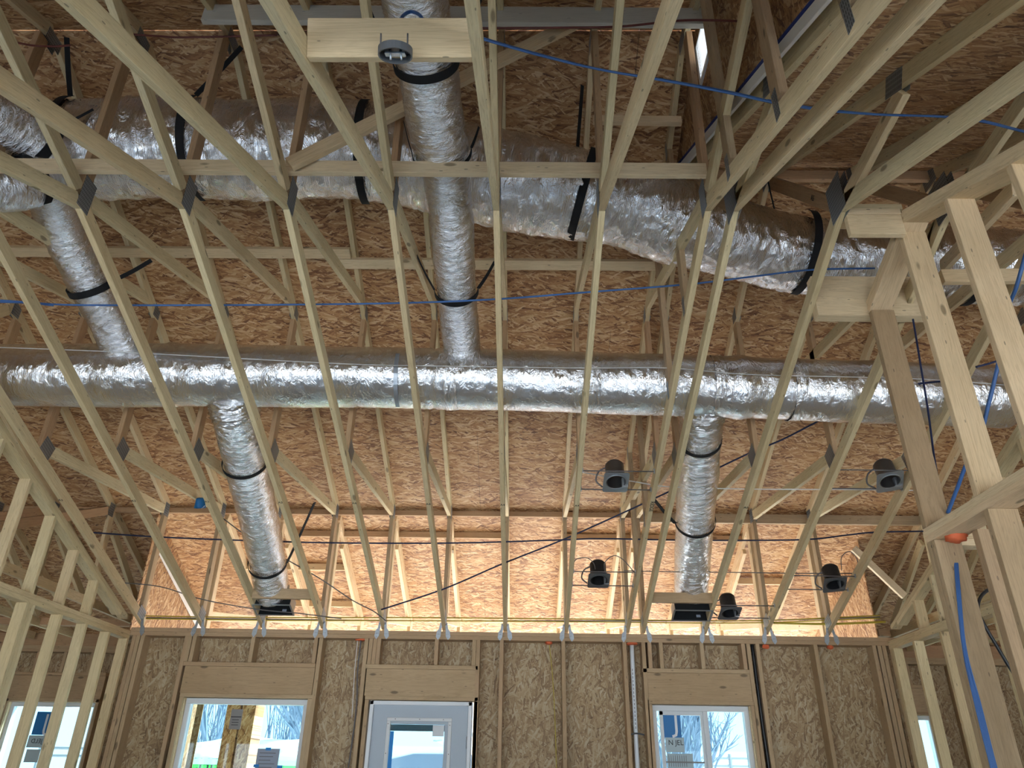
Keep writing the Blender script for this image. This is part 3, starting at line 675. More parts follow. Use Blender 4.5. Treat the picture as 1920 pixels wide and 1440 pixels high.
# ------------------------------------------------------------------ left and right side walls with gable framing
def side_wall(name, x0, x1, y0, sgn, ys_low, ys_up, ysl0):
    """2x6 wall along Y between x0 and x1"""
    w = empty(name, ((x0+x1)/2, YW, FLOOR), kind='structure'); xc = (x0+x1)/2; d = abs(x1-x0)
    for k in range(2): plank('top_plate', (xc, y0, 1.195+k*0.0385), (xc, YW-0.001, 1.195+k*0.0385), d=d, t=0.038, tdir=(0, 0, 1), m=WOOD, parent=w)
    plank('sole_plate', (xc, y0, FLOOR+0.019), (xc, YW, FLOOR+0.019), d=d, t=0.038, tdir=(0, 0, 1), m=WOODS, parent=w)
    for k in range(2):
        o = 0.0385*k+0.003
        plank('sloped_plate', (xc, 7.55-o*2.4, zc_far(7.55)-0.02+0.0), (xc, ysl0, zc_far(ysl0)+0.0-k*0.0415), d=d, t=0.038, tdir=(0, 0.34, 0.94), m=WOOD, parent=w) if k == 0 else \
        plank('sloped_plate', (xc, 7.40, zc_far(7.40)-0.0415-0.02), (xc, ysl0, zc_far(ysl0)-0.0415), d=d, t=0.038, tdir=(0, 0.34, 0.94), m=WOOD, parent=w)
    for y in ys_low: plank('stud', (xc, y, FLOOR+0.038), (xc, y, 1.176), d=d, t=T2, tdir=(0, 1, 0), m=WOOD, parent=w)
    for y in ys_up:
        zt = zc_far(y)-0.065
        if zt > 1.27: plank('gable_stud', (xc, y, 1.253), (xc, y, zt), d=d, t=T2, tdir=(0, 1, 0), m=WOOD, parent=w)
    return w
LS = [5.66+i*0.0 for i in range(1)]
side_wall('wall_left', -3.895, -3.984, 3.4, -1, [7.65, 7.28, 6.86, 6.45, 6.04, 6.00, 5.96, 5.52, 5.10, 4.7, 4.3], [6.86, 6.42, 5.97, 5.53, 5.10, 4.7, 4.3], 3.4)
side_wall('wall_right', 3.58, 3.669, 3.6, 1, [7.64, 7.60, 7.17, 6.68, 6.27, 5.86, 5.46, 5.05, 4.64, 4.2], [7.0, 6.62, 6.2, 5.8, 5.4, 5.0, 4.6, 4.2], 3.6)
# exterior sheathing closing the porch sides
for x, nme, yn in ((-3.99, 'wall_porch_left', YW+0.15), (3.70, 'wall_porch_right', 8.12)):
    prism(nme, [(YW+0.15, FLOOR), (YW+0.15, 1.27), (yn, 1.27), (yn, zr_far(yn)), (9.9, zr_far(9.9)), (9.9, FLOOR)], 'X', x-0.006, x+0.006, OSB_SIDE)['kind'] = 'structure'
wrap = plank('trim_1', (-3.975, 7.95, 2.20), (-3.975, 9.6, 1.55), d=0.10, t=0.004, m=WHITEC); wrap['kind'] = 'structure'

# near partition on the right: plate, tall gable studs, sloped double plate
pw = empty('wall_partition', (XP+0.07, 3.9, FLOOR), kind='structure'); xc = XP+0.07
YE = 3.93
for k in range(2): plank('top_plate', (xc, -0.6, 1.165+k*0.0385), (xc, YE, 1.165+k*0.0385), d=D6, t=0.038, tdir=(0, 0, 1), m=WOODP, parent=pw)
for k in range(2):
    o = k*0.041
    plank('sloped_plate', (xc, YE, zc_far(YE)-0.012-o), (xc, YPK, ZPK-0.012-o), d=D6, t=0.038, tdir=(0, 0.34, 0.94), m=WOODP, parent=pw)
    plank('sloped_plate', (xc, YPK, ZPK-0.012-o), (xc, -0.6, zc_near(-0.6)-0.012-o), d=D6, t=0.038, tdir=(0, -0.41, 0.91), m=WOODP, parent=pw)
plank('end_post', (xc, YE-0.02, 1.223), (xc, YE-0.02, 2.61), d=D6, t=0.04, tdir=(0, 1, 0), m=WOODS, parent=pw)
for y in (3.40, 2.955, 2.50, 2.05, 1.6):
    plank('gable_stud', (xc, y, 1.223), (xc, y, (zc_far(y) if y > YPK else zc_near(y))-0.075), d=D6, t=T2, tdir=(0, 1, 0), m=WOODP, parent=pw)
plank('gable_stud', (xc+0.045, 3.50, 1.223), (xc+0.045, 3.50, zc_far(3.5)-0.08), d=0.06, t=T2, tdir=(0, 1, 0), m=WOOD, parent=pw)
for y in (YE-0.02, YE-0.065, 3.36, 2.9, 2.45, 2.0):
    plank('stud', (xc, y, FLOOR), (xc, y, 1.144), d=D6, t=T2, tdir=(0, 1, 0), m=WOODS, parent=pw)
plank('stud', (xc+0.085, YE-0.25, FLOOR), (xc+0.085, YE-0.25, 1.144), d=0.07, t=0.05, tdir=(0, 1, 0), m=WOODS, parent=pw)
blob((2.235, YE-0.14, 1.143), 'orange sealant splash where the blue cables leave the partition plate', (0.055, 0.05, 0.030))
# cross wall beyond the partition
cw = empty('wall_cross', (3.0, 4.3, FLOOR), kind='structure')
for k in range(2): plank('top_plate', (2.30, 4.0, 1.165+k*0.0385), (3.56, 4.0, 1.165+k*0.0385), d=D4, t=0.038, tdir=(0, 0, 1), m=WOODP, parent=cw)

# ------------------------------------------------------------------ adjoining rooms seen through the studs
YB = 9.9
def back_wall(name, xa, xb, wx, num, zt=1.425):
    w = empty(name, ((xa+xb)/2, YB, FLOOR), kind='structure')
    osb_wall(w, xa, xb, [(wx[0], wx[1], -0.4, 0.765)], YB+0.14, FLOOR, zt)
    for k in range(2): plank('top_plate', (xa, YB+0.07, zt-0.055+k*0.0385), (xb, YB+0.07, zt-0.055+k*0.0385), d=D6, t=0.038, tdir=(0, 0, 1), m=WOODS, parent=w)
    x = xa
    while x < xb:
        if not (wx[0]-0.05 < x < wx[1]+0.05): stud(x, z1=zt-0.075, y=YB, par=w)
        x += 0.406
    for x in (wx[0]-0.02, wx[1]+0.02): stud(x, z1=0.8, y=YB, par=w); 
    plank('header', (wx[0]-0.04, YB+0.05, 0.93), (wx[1]+0.04, YB+0.05, 0.93), d=0.28, t=0.08, tdir=(0, 1, 0), m=WOODS, parent=w)
    for z in (0.785, 1.09): plank('header_plate', (wx[0]-0.04, YB+0.07, z), (wx[1]+0.04, YB+0.07, z), d=D6, t=0.036, tdir=(0, 0, 1), m=WOODS, parent=w)
    for x in (wx[0]+0.2, (wx[0]+wx[1])/2, wx[1]-0.2): stud(x, z0=1.11, z1=zt-0.075, y=YB, par=w)
    plank('blocking', (xa, YB+0.10, (zt+1.60)/2-0.01), (xb, YB+0.10, (zt+1.60)/2-0.01), d=0.20, t=0.03, tdir=(0, 1, 0), m=WOODB, parent=w)
    return window(num, wx[0], wx[1], -0.4, 0.765, YB+0.02)
w3 = back_wall('wall_left_room', -9.0, -3.96, (-6.34, -5.25), 3)
w4 = back_wall('wall_right_room', 3.72, 8.5, (4.1, 5.0), 4)
ys = YB+0.11
s3 = card('sticker', -6.0, -5.79, 0.40, 0.66, ys, STICKB, w3, 'blue window maker sticker with a white letter')
text('lettering', 'J', 0.27, basis((-1, 0, 0), FZ, (-5.86, ys-0.002, 0.53)), WHITEP, s3).matrix_basis @= Matrix.Rotation(0, 4, 'Z')
card('sticker', -6.02, -5.80, 0.26, 0.395, ys, STICKL, w3, 'pale sticker strip under the blue one')
text('lettering', 'JELD', 0.07, basis((-1, 0, 0), FZ, (-5.91, ys-0.002, 0.33)), INK, w3)
card('sticker', -6.0, -5.83, 0.10, 0.24, ys, STICKL, w3, 'small rating label')
# flat-bottomed trusses over the adjoining rooms
def attic(X, low, label, side):
    r = empty('attic_truss', (X, YB, 1.5), label, 'roof truss', f'flat bottomed trusses over the {side} room'); P = lambda y, z: (X, y, z)
    plank('bottom_chord', P(0.0, 1.50), P(YB, 1.50), edge='low', parent=r)
    if low:
        plank('top_chord', P(4.24, zt_low(4.24)), P(-1.2, zt_low(-1.2)), edge='low', ca=(0, 0.048), parent=r); plank('top_chord', P(4.24, zt_far(4.24)), P(9.75, zt_far(9.75)), edge='low', ca=(0, 0.036), parent=r)
    else:
        plank('top_chord', P(3.34, zt_near(3.34)), P(-1.2, zt_near(-1.2)), edge='low', ca=(0, 0.036), parent=r); plank('top_chord', P(3.34, zt_far(3.34)), P(9.75, zt_far(9.75)), edge='low', ca=(0, 0.036), parent=r)
        plank('king_post', P(3.34, 1.6), P(3.34, 4.35), m=WOODB, parent=r)
    plank('web', P(3.5, 1.62), P(5.30, 3.50), parent=r); plank('web', P(5.5, 1.62), P(5.45, zt_far(5.45)), m=WOODB, parent=r)
    plank('web', P(5.6, 1.62), P(7.6, 2.47), m=WOODB, parent=r); plank('web', P(7.75, 1.6), P(7.7, zt_far(7.7)), parent=r); plank('web', P(7.85, 2.3), P(8.9, 1.62), parent=r)
    gusset(r, X, 5.38, 3.55, 0.10, 0.13); gusset(r, X, 7.66, 2.50, 0.10, 0.14); return r
for side, xs in (('left', [-4.44, -5.05, -5.66, -6.27, -6.88]), ('right', [4.25, 4.86, 5.47, 6.08, 6.69])):
    for k, x in enumerate(xs): attic(x, side == 'right', f'flat-bottomed truss over the {side} room, {ORD[k]} one beyond the {side} stud wall', side)
tag(box('light_strip_board', (-7.0, 8.95, 1.52), (-4.1, 9.05, 1.60), WOODB), 'cross board over the left room near its window', 'lumber')
tag(box('light_strip_board', (4.1, 8.95, 1.52), (7.5, 9.05, 1.60), WOODB), 'cross board over the right room near its window', 'lumber')

# floor, outer ends and rear of the house (out of view), ground
fl = box('floor', (-9, -1.5, FLOOR-0.2), (8.5, 9.95, FLOOR), SUBF); fl['kind'] = 'structure'
prism('wall_end_left', [(-1.6, FLOOR), (-1.6, zr_near(-1.6)), (3.34, 4.47), (10, zr_far(10)), (10, FLOOR)], 'X', -9.02, -9.0, OSB_SIDE)['kind'] = 'structure'
prism('wall_end_right', [(-1.6, FLOOR), (-1.6, zr_low(-1.6)), (YR2, 4.09), (10, zr_far(10)), (10, FLOOR)], 'X', 8.5, 8.52, OSB_SIDE)['kind'] = 'structure'
rw = empty('wall_rear', (0, -1.6, FLOOR), kind='structure')
osb_wall(rw, -9.0, 8.5, [(-7.0, -0.3, FLOOR+0.1, 0.58), (0.3, 7.0, FLOOR+0.1, 0.58)], -1.62, FLOOR-0.2, 2.3)  # unseen wall added to hold back light, openings sized for the brightness indoors
gr = box('ground', (-60, -60, FLOOR-0.35), (60, 90, FLOOR-0.22), SNOW); gr['kind'] = 'structure'

# ------------------------------------------------------------------ ducts
def duct_mesh(name, path, rad, m, parent, seg=56, amp=0.010, fine=0.004, freq=6.0, seed=0, stretch=2.2, n=26, cap=True, bands=(), spiral=0.0):
    so = Vector((seed*13.7, seed*5.1, seed*9.3)); P = spline(path, n)
    def disp(L, a, p):
        q = Vector((L*freq*stretch, math.cos(a)*1.5, math.sin(a)*1.5))+so
        h = amp*noise.noise(q*0.55)
        f1 = 1-abs(noise.noise(Vector((L*freq*4.0, math.cos(a)*2.6, math.sin(a)*2.6))+so)*2)
        f2 = 1-abs(noise.noise(Vector((L*freq*9.0+1.5*math.sin(a*3), math.cos(a)*6, math.sin(a)*6))+so)*2)
        h += fine*(f1**2-0.4)+fine*0.55*(f2**2-0.4)
        if spiral: h += spiral*math.sin(L*2*PI/0.045+a)
        for b, w, dp in bands: h += dp*math.exp(-((L-b)/w)**2)
        return h
    bm = bmesh.new(); uv = bm.loops.layers.uv.new('UVMap')
    tube_bm(bm, P, rad, seg, cap, disp, uv)
    return mesh_obj(name, bm, m, parent, smooth=True), P
def strap(parent, c, ax, r, w=0.045, tails=(), a0=-95, a1=95, name='strap', down=(0, -0.35, -1)):
    ax = Vector(ax).normalized(); dn = Vector(down); dn = (dn-ax*dn.dot(ax)).normalized(); sd = ax.cross(dn)
    pts = [Vector(c)+(dn*math.cos(math.radians(a))+sd*math.sin(math.radians(a)))*(r+0.010) for a in range(a0, a1+1, 8)]
    if sd.x < 0: pts = pts[::-1]     # first point is the left one
    o = ribbon(name, pts, ax, w, 0.004, BLACK, parent, 2)
    for end, tgt in tails:
        s = pts[0] if end == 'L' else pts[-1]; ribbon(name+'_tail', [s, s.lerp(tgt, 0.5)+Vector((0, 0, -0.01)), tgt], ax*0.6+Vector((0, 0.8, 0)), min(w*0.9, 0.032), 0.004, BLACK, o, 6)
    return o

# long duct across the far slope
d2 = empty('main_duct', (0, 5.0, 2.3), 'long straight foil-wrapped trunk duct crossing the whole room', 'duct')
c2 = [at(-160, 702, Y=5.0), at(0, 703, Y=5.0), at(300, 704, Y=5.0), at(640, 706, Y=5.0), at(940, 713, Y=5.0), at(1300, 723, Y=5.0), at(1600, 735, Y=5.0), at(1800, 741, Y=5.0), at(1885, 743, Y=5.0)]
L2 = [0]
for a, b in zip(c2, c2[1:]): L2.append(L2[-1]+(b-a).length)
def Lx(x):
    for i in range(len(c2)-1):
        if c2[i].x <= x <= c2[i+1].x: return L2[i]+(x-c2[i].x)
    return 0
bds = [(Lx(-0.68), 0.012, -0.012), (Lx(0.50), 0.012, -0.012), (Lx(1.42), 0.016, -0.010), (Lx(-1.95), 0.014, -0.009), (Lx(2.0), 0.012, -0.010), (Lx(2.75), 0.012, -0.009), (Lx(-2.7), 0.03, 0.012), (Lx(1.62), 0.06, 0.016), (Lx(-0.55), 0.02, 0.008)]
duct_mesh('insulation_wrap', c2, lambda t: 0.234+0.010*math.exp(-((t-0.22)/0.10)**2), FOIL, d2, 72, 0.012, 0.0022, 2.4, 1, 1.0, 44, True, bds)
# domed end
bm = bmesh.new(); bmesh.ops.create_uvsphere(bm, u_segments=40, v_segments=20, radius=0.232)
for v in bm.verts: v.co.x *= 0.35; v.co *= 1+0.03*noise.noise(v.co*9)
mesh_obj('end_cap', bm, FOILX, d2, Matrix.Translation(c2[-1]), smooth=True)
ribbon('metal_band', [c2[4]+Vector((-0.60-0.169+0.0, -0.238*math.sin(a), 0.238*math.cos(a)-0.0)) for a in [0.3+0.35*k for k in range(9)]], (1, 0, 0), 0.03, 0.003, GALV, d2, 2)
for x in (-0.545, 0.515, 1.44, -1.93, 2.02):       # crumpled tape joints
    p = [c for c in c2]; k = max(i for i in range(len(c2)-1) if c2[i].x <= x); f = (x-c2[k].x)/(c2[k+1].x-c2[k].x); c = c2[k].lerp(c2[k+1], f)
    duct_mesh('joint_tape', [c-Vector((0.045, 0, 0)), c+Vector((0.045, 0, 0))], lambda t: 0.235, FOILX, d2, 72, 0.004, 0.007, 9, int(x*10)+40, 1, 14, False)

def branch(label, pts, r, seed, straps=(), mt=FOILF, seg=48, collar=True):
    e = empty('branch_duct', pts[0], label, 'duct')
    o, P = duct_mesh('insulation_sleeve', pts, r, mt, e, seg, 0.010, 0.0045, 5.0, seed, 1.5, 26, True)
    return e, P
def on(P, t): i = min(len(P)-2, int(t*(len(P)-1))); return P[i], (P[i+1]-P[i]).normalized()
bA, PA = branch('foil flexible duct dropping from the trunk to the left floor-side register', [at(434, 712, Y=5.0), at(445, 800, Y=5.3), at(458, 860, Y=5.65), at(480, 950, Y=6.2), at(499, 1040, Y=6.9), at(511, 1112, Y=7.42)], lambda t: 0.172-0.008*t, 11)
bB, PB = branch('foil flexible duct dropping from the trunk to the right register', [at(1322, 728, Y=5.0), at(1314, 800, Y=5.28), at(1311, 850, Y=5.6), at(1305, 950, Y=6.2), at(1299, 1040, Y=6.9), at(1296, 1108, Y=7.42)], lambda t: 0.150 if t < 0.16 else 0.165, 12)
bC, PC = branch('foil flexible duct linking the upper left duct down to the trunk', [at(85, 330, Y=3.62), at(112, 420, Y=3.95), at(160, 515, Y=4.3), at(205, 600, Y=4.62), at(236, 668, Y=4.90), at(242, 700, Y=5.0)], lambda t: 0.135+0.02*t, 13)
bD, PD = branch('big upright foil flexible duct in the middle, above the crossing board', [at(768, -70, Y=2.15), at(782, 20, Y=2.42), at(798, 110, Y=2.72), at(814, 210, Y=3.02), at(828, 282, Y=3.27), at(836, 335, Y=3.50), at(845, 400, Y=3.72), at(852, 500, Y=4.15), at(860, 590, Y=4.58), at(867, 668, Y=4.90), at(869, 700, Y=5.0)], lambda t: 0.165 if t < 0.38 else max(0.142, 0.165-0.25*(t-0.38)), 14)
for P, t, r, sd in ((PA, 0.12, 0.170, 61), (PB, 0.12, 0.150, 62), (PD, 0.94, 0.148, 63), (PC, 0.93, 0.156, 64)):
    c, ax = on(P, t)
    duct_mesh('branch_collar', [c-ax*0.09, c, c+ax*0.09], lambda q, r=r: r+0.008+0.014*math.sin(PI*q), FOILX, d2, 64, 0.010, 0.014, 8, sd, 1, 14, True)
for e, P, t, r, tails, w in (
    (bA, PA, 0.42, 0.17, (('R', at(517, 800, Y=5.5)),), 0.035), (bA, PA, 0.84, 0.168, (('R', at(590, 942, Y=6.5)),), 0.035),
    (bB, PB, 0.30, 0.158, (), 0.035), (bB, PB, 0.66, 0.166, (('L', at(1226, 936, Y=6.0)),), 0.035),
    (bC, PC, 0.45, 0.152, (('R', at(284, 488, Y=4.35)),), 0.05),
    (bD, PD, 0.747, 0.146, (('L', at(781, 478, Y=4.2)), ('R', at(928, 490, Y=4.2))), 0.045),
    (bD, PD, 0.405, 0.168, (('L', at(757, 228, Y=3.2)), ('R', at(898, 238, Y=3.2))), 0.03),
    (bD, PD, 0.205, 0.168, (('L', at(688, 5, Y=2.45)), ('R', at(905, -12, Y=2.5))), 0.05)):
    c, ax = on(P, t); s = strap(None, c, ax, r, w, tails, down=(0, -0.75, -0.6)); e_ = {id(bA): 'left drop duct', id(bB): 'right drop duct', id(bC): 'upper left linking duct', id(bD): 'middle upright duct'}[id(e)]
    s.name = 'hanger_strap'; tag(s, f'black webbing strap holding the {e_}, {"near its upper end" if t < 0.5 and e is not bD else "lower on it" if e is not bD else "at the mid-height board" if 0.4 < t < 0.5 else "just above the trunk" if t > 0.5 else "behind the short block at the top"}', 'strap', 'black duct hanger straps')

# big trunk under the ridge, sagging to the right
d1_ = empty('upper_duct', (0, 3.9, 3.3), 'large sagging foil-wrapped trunk duct under the ridge', 'duct')
c1 = [at(-60, 285, Y=3.72), at(100, 283, Y=3.75), at(300, 281, Y=3.78), at(520, 280, Y=3.80), at(720, 290, Y=3.85), at(880, 325, Y=3.9), at(1030, 354, Y=3.95), at(1150, 380, Y=4.03), at(1270, 420, Y=4.15), at(1400, 455, Y=4.32), at(1520, 480, Y=4.42), at(1680, 492, Y=4.45), at(1880, 500, Y=4.45), at(2050, 500, Y=4.45)]
def r1(t): return 0.335 if t < 0.35 else 0.335-0.06*min(1, (t-0.35)/0.35)
duct_mesh('insulation_wrap', c1, r1, FOILX, d1_, 100, 0.030, 0.012, 2.8, 3, 1.0, 34, True)
for k, (pts, r) in enumerate((([at(110, 300, Y=3.62), at(60, 262, Y=3.45), at(0, 222, Y=3.25), at(-90, 160, Y=2.95)], 0.19), ([at(90, 330, Y=3.62), at(40, 345, Y=3.5), at(-20, 350, Y=3.4), at(-90, 352, Y=3.3)], 0.16))):
    e, P = branch(['foil flexible duct leaving the upper trunk toward the top left edge', 'foil flexible duct leaving the upper trunk at the left edge, lower one'][k], pts, r, 20+k)
    c, ax = on(P, 0.28); s = strap(None, c, ax, r, 0.06, (('R', at(175, 205, Y=3.4)),) if k == 0 else (), down=(0, -0.75, -0.6)); s.name = 'hanger_strap'
    tag(s, ['black webbing strap at the upper left duct joint', 'black webbing strap at the lower left duct joint'][k], 'strap', 'black duct hanger straps')
def trunk_strap(c, ax, r, tails, label, w=0.055, a0=-80, a1=80, down=(0, -0.8, -0.6)):
    s = strap(None, c, ax, r, w, tails, a0, a1, down=down); s.name = 'hanger_strap'; tag(s, label, 'strap', 'black duct hanger straps')
trunk_strap(at(1500, 474, Y=4.41), (1, 0.1, -0.12), 0.30, (('L', at(1440, 340, Y=4.15)),), 'wide black strap around the sagging duct, right of the ridge plates')
trunk_strap(at(1092, 366, Y=3.99), (1, 0.1, -0.25), 0.315, (('L', at(1092, 160, Y=3.6)),), 'wide black strap hanging long from above around the middle of the sagging duct')
trunk_strap(at(690, 288, Y=3.84), (1, 0.02, -0.02), 0.345, (), 'black strap partly hidden around the upper trunk left of the upright duct')
trunk_strap(at(380, 281, Y=3.79), (1, 0, 0), 0.345, (('L', at(453, 88, Y=3.35)),), 'black strap on the upper trunk with a tail slanting up to a king post')
trunk_strap(at(150, 283, Y=3.76), (1, 0, 0), 0.345, (('L', at(125, 70, Y=3.2)),), 'black strap with a thin tail rising at the upper left')
trunk_strap(at(1805, 498, Y=4.45), (1, 0, 0), 0.285, (), 'black strap on the duct seen between the right partition studs')

# registers
for nme, u0, u1, X0, lab in (('l', 0, 0, at(512, 1148, Y=7.42).x, 'open black metal duct boot at the end of the left drop duct'), ('r', 0, 0, at(1298, 1156, Y=7.42).x, 'open black metal duct boot at the end of the right drop duct')):
    y0 = 7.42; z0 = zc_far(y0); b = empty('duct_boot', (X0, y0, z0), lab, 'duct boot')
    R = Matrix.Rotation(-math.atan(0.361), 4, 'X')
    def lb(name, a, c, m): 
        a = Vector(a); c = Vector(c); bm = bmesh.new(); h = (c-a)/2; box_bm(bm, -h, h); fin(bm, 0); mesh_obj(name, bm, m, b, Matrix.Translation((X0, y0, z0)) @ R @ Matrix.Translation((a+c)/2))
    wx, wy = 0.175, 0.085
    lb('boot_side', (-wx, -wy, 0), (-wx+0.004, wy, 0.13), GALV); lb('boot_side', (wx-0.004, -wy, 0), (wx, wy, 0.13), GALV)
    lb('boot_side', (-wx, -wy, 0), (wx, -wy+0.004, 0.13), DARKIN); lb('boot_side', (-wx, wy-0.004, 0), (wx, wy, 0.13), DARKIN); lb('boot_top', (-wx, -wy, 0.125), (wx, wy, 0.13), DARKIN)
    lb('flange', (-wx-0.012, wy-0.002, -0.003), (wx+0.012, wy+0.015, 0.002), GALV); lb('flange', (-wx-0.012, -wy-0.015, -0.003), (wx+0.012, -wy+0.002, 0.002), GALV)
    lb('flange', (-wx-0.015, -wy, -0.003), (-wx+0.003, wy, 0.002), GALV); lb('flange', (wx-0.003, -wy, -0.003), (wx+0.015, wy, 0.002), GALV)
    lb('maker_sticker', (0.06, wy-0.008, 0.03), (0.10, wy-0.004, 0.055), PAPER)
    bm = bmesh.new(); bmesh.ops.create_cone(bm, segments=24, radius1=0.10, radius2=0.085, depth=0.12, cap_ends=True)
    mesh_obj('boot_collar', bm, GALV, b, Matrix.Translation((X0+0.05, y0-0.05, z0+0.17)), smooth=True)

# ------------------------------------------------------------------ recessed lights
def can(X, y, xl, xr, label, tilt=0.0, dark=False, first=[None]):
    z = zc_far(y)+0.012; e = empty('recessed_light', (X, y, z), label, 'recessed light', 'recessed light housings between the trusses')
    R = Matrix.Translation((X, y, z)) @ Matrix.Rotation(-math.atan(0.361), 4, 'X') @ Matrix.Rotation(tilt, 4, 'Z')
    pm = GALV if not dark else GREYB; hm = CANM if not dark else BLACKP
    # mounting plate with a round hole
    bm = bmesh.new(); n = 40; ro = []; ri = []
    for k in range(n):
        a = 2*PI*k/n; c, s_ = math.cos(a), math.sin(a); q = 1/max(abs(c)/0.10, abs(s_)/0.118)
        ro.append([bm.verts.new((c*q, s_*q, zz)) for zz in (0, 0.003)]); ri.append([bm.verts.new((c*0.080, s_*0.080-0.012, zz)) for zz in (0, 0.003)])
    for k in range(n):
        j = (k+1) % n
        for lv in (0, 1): bm.faces.new((ro[k][lv], ro[j][lv], ri[j][lv], ri[k][lv]))
        bm.faces.new((ro[k][0], ro[j][0], ro[j][1], ro[k][1])); bm.faces.new((ri[k][0], ri[j][0], ri[j][1], ri[k][1]))
    bmesh.ops.recalc_face_normals(bm, faces=bm.faces); mesh_obj('mounting_plate', bm, pm, e, R)
    # open housing (double walled cup)
    bm = bmesh.new(); prof = [(0.078, -0.006), (0.078, 0.06), (0.074, 0.085), (0.076, 0.165), (0.06, 0.185), (0.0, 0.187)]; inn = [(0.0, 0.180), (0.056, 0.178), (0.072, 0.16), (0.070, 0.09), (0.073, 0.06), (0.073, -0.006)]
    pr = prof+inn; rings = [[bm.verts.new((r*math.cos(2*PI*k/n), r*math.sin(2*PI*k/n)-0.012, zz)) for k in range(n)] for r, zz in pr if r > 0]
    for a, b in zip(rings, rings[1:]):
        for k in range(n): bm.faces.new((a[k], a[(k+1) % n], b[(k+1) % n], b[k]))
    for k in range(n): bm.faces.new((rings[-1][k], rings[-1][(k+1) % n], rings[0][(k+1) % n], rings[0][k]))
    bmesh.ops.recalc_face_normals(bm, faces=bm.faces); hs = mesh_obj('housing', bm, hm, e, R, smooth=False)
    bm = bmesh.new(); bmesh.ops.create_cone(bm, segments=24, radius1=0.02, radius2=0.018, depth=0.04, cap_ends=True); mesh_obj('lamp_socket', bm, WHITEP, hs, R @ Matrix.Translation((0, -0.012, 0.15)))
    o = box('junction_box', (X+0.05, y+0.02, z-0.02), (X+0.10, y+0.10, z+0.05), pm, e, 0.002)
    bm = bmesh.new()
    for k in range(2): pass
    bm.free()
    ring = [R @ Vector((0.082*math.cos(2*PI*k/28), 0.082*math.sin(2*PI*k/28)-0.012, -0.004)) for k in range(29)]
    cable('trim_ring', ring, 0.004, pm, e, 1, 6)
    for dy in (-0.105, 0.105):
        yy = y+dy; zz = zc_far(yy)+0.03
        cable('hanger_bar', [(xl+0.02, yy, zz), (xr-0.02, yy, zz)], 0.005, GREYC, e, 2, 6)
        for x_ in (xl+0.024, xr-0.024): box('bar_foot', (x_-0.004, yy-0.012, zz-0.014), (x_+0.004, yy+0.012, zz+0.02), GALV, e, 0)
    cable('flex_conduit', [R @ Vector(p) for p in ((-0.07, -0.02, 0.14), (-0.13, 0.0, 0.11), (-0.15, 0.05, 0.06), (-0.10, 0.09, 0.03))], 0.007, GREYC, e, 8, 8)
    return e
can(0.735, 5.60, TX[7], TX[8], 'bright metal recessed light can, upper one in the bay left of the girder truss')
can(2.88, 5.56, TX[11], TX[12], 'bright metal recessed light can, upper one beside the right partition post', -0.3)
can(0.70, 6.90, TX[7], TX[8], 'dark recessed light can, lower one in the bay left of the girder truss', 0, True)
can(2.86, 6.92, TX[11], TX[12], 'dark recessed light can, lower one near the far right corner', -0.2, True)
can(2.00, 7.40, TX[10], TX[11], 'dark recessed light can lowest, just right of the right register', 0, True)
# round electrical box under the short block
eb = empty('ceiling_box', (-0.44, 1.70, 2.12), 'round grey plastic electrical box fixed under the short block', 'electrical box')
bm = bmesh.new(); n = 36; prof = [(0.058, 0.0), (0.058, 0.026), (0.0, 0.026)]; inn = [(0.0, 0.022), (0.053, 0.022), (0.053, 0.0)]
rings = [[bm.verts.new((r*math.cos(2*PI*k/n), r*math.sin(2*PI*k/n), z)) for k in range(n)] for r, z in ((0.058, 0), (0.058, 0.026), (0.01, 0.026), (0.01, 0.022), (0.053, 0.022), (0.053, 0))]
for a, b in zip(rings, rings[1:]+rings[:1]):
    for k in range(n): bm.faces.new((a[k], a[(k+1) % n], b[(k+1) % n], b[k]))
bmesh.ops.recalc_face_normals(bm, faces=bm.faces); mesh_obj('box_shell', bm, GREYB, eb, Matrix.Translation((-0.445, 1.70, 2.155)))
bm = bmesh.new(); bmesh.ops.create_cone(bm, segments=n, radius1=0.054, radius2=0.054, depth=0.002, cap_ends=True); mesh_obj('box_back', bm, BLACKP, eb, Matrix.Translation((-0.445, 1.70, 2.178)))
for x in (-0.463, -0.427): cable('screw', [(x, 1.70, 2.178), (x+0.004, 1.695, 2.14)], 0.004, GALV, eb, 2, 8)
box('bracket', (-0.48, 1.69, 2.160), (-0.41, 1.715, 2.166), GALV, eb, 0.001)
for x in (-0.49, -0.40): cable('nail', [(x, 1.675, 2.17), (x, 1.675, 2.22)], 0.003, GREYC, eb, 2, 6)
EBT = Matrix.Translation((-0.445, 1.70, 2.155)) @ Matrix.Rotation(math.atan(0.455), 4, 'X') @ Matrix.Translation((0.445, -1.70, -2.155))
for ch in list(eb.children): ch.matrix_basis = eb.matrix_basis.inverted() @ EBT @ eb.matrix_basis @ ch.matrix_basis
cable('cable_loop', [at(752, 62, Y=1.80), at(752, 35, Y=1.85), at(770, 22, Y=1.9), at(790, 32, Y=1.85), at(795, 62, Y=1.80)], 0.007, BLUE, eb, 8, 8)

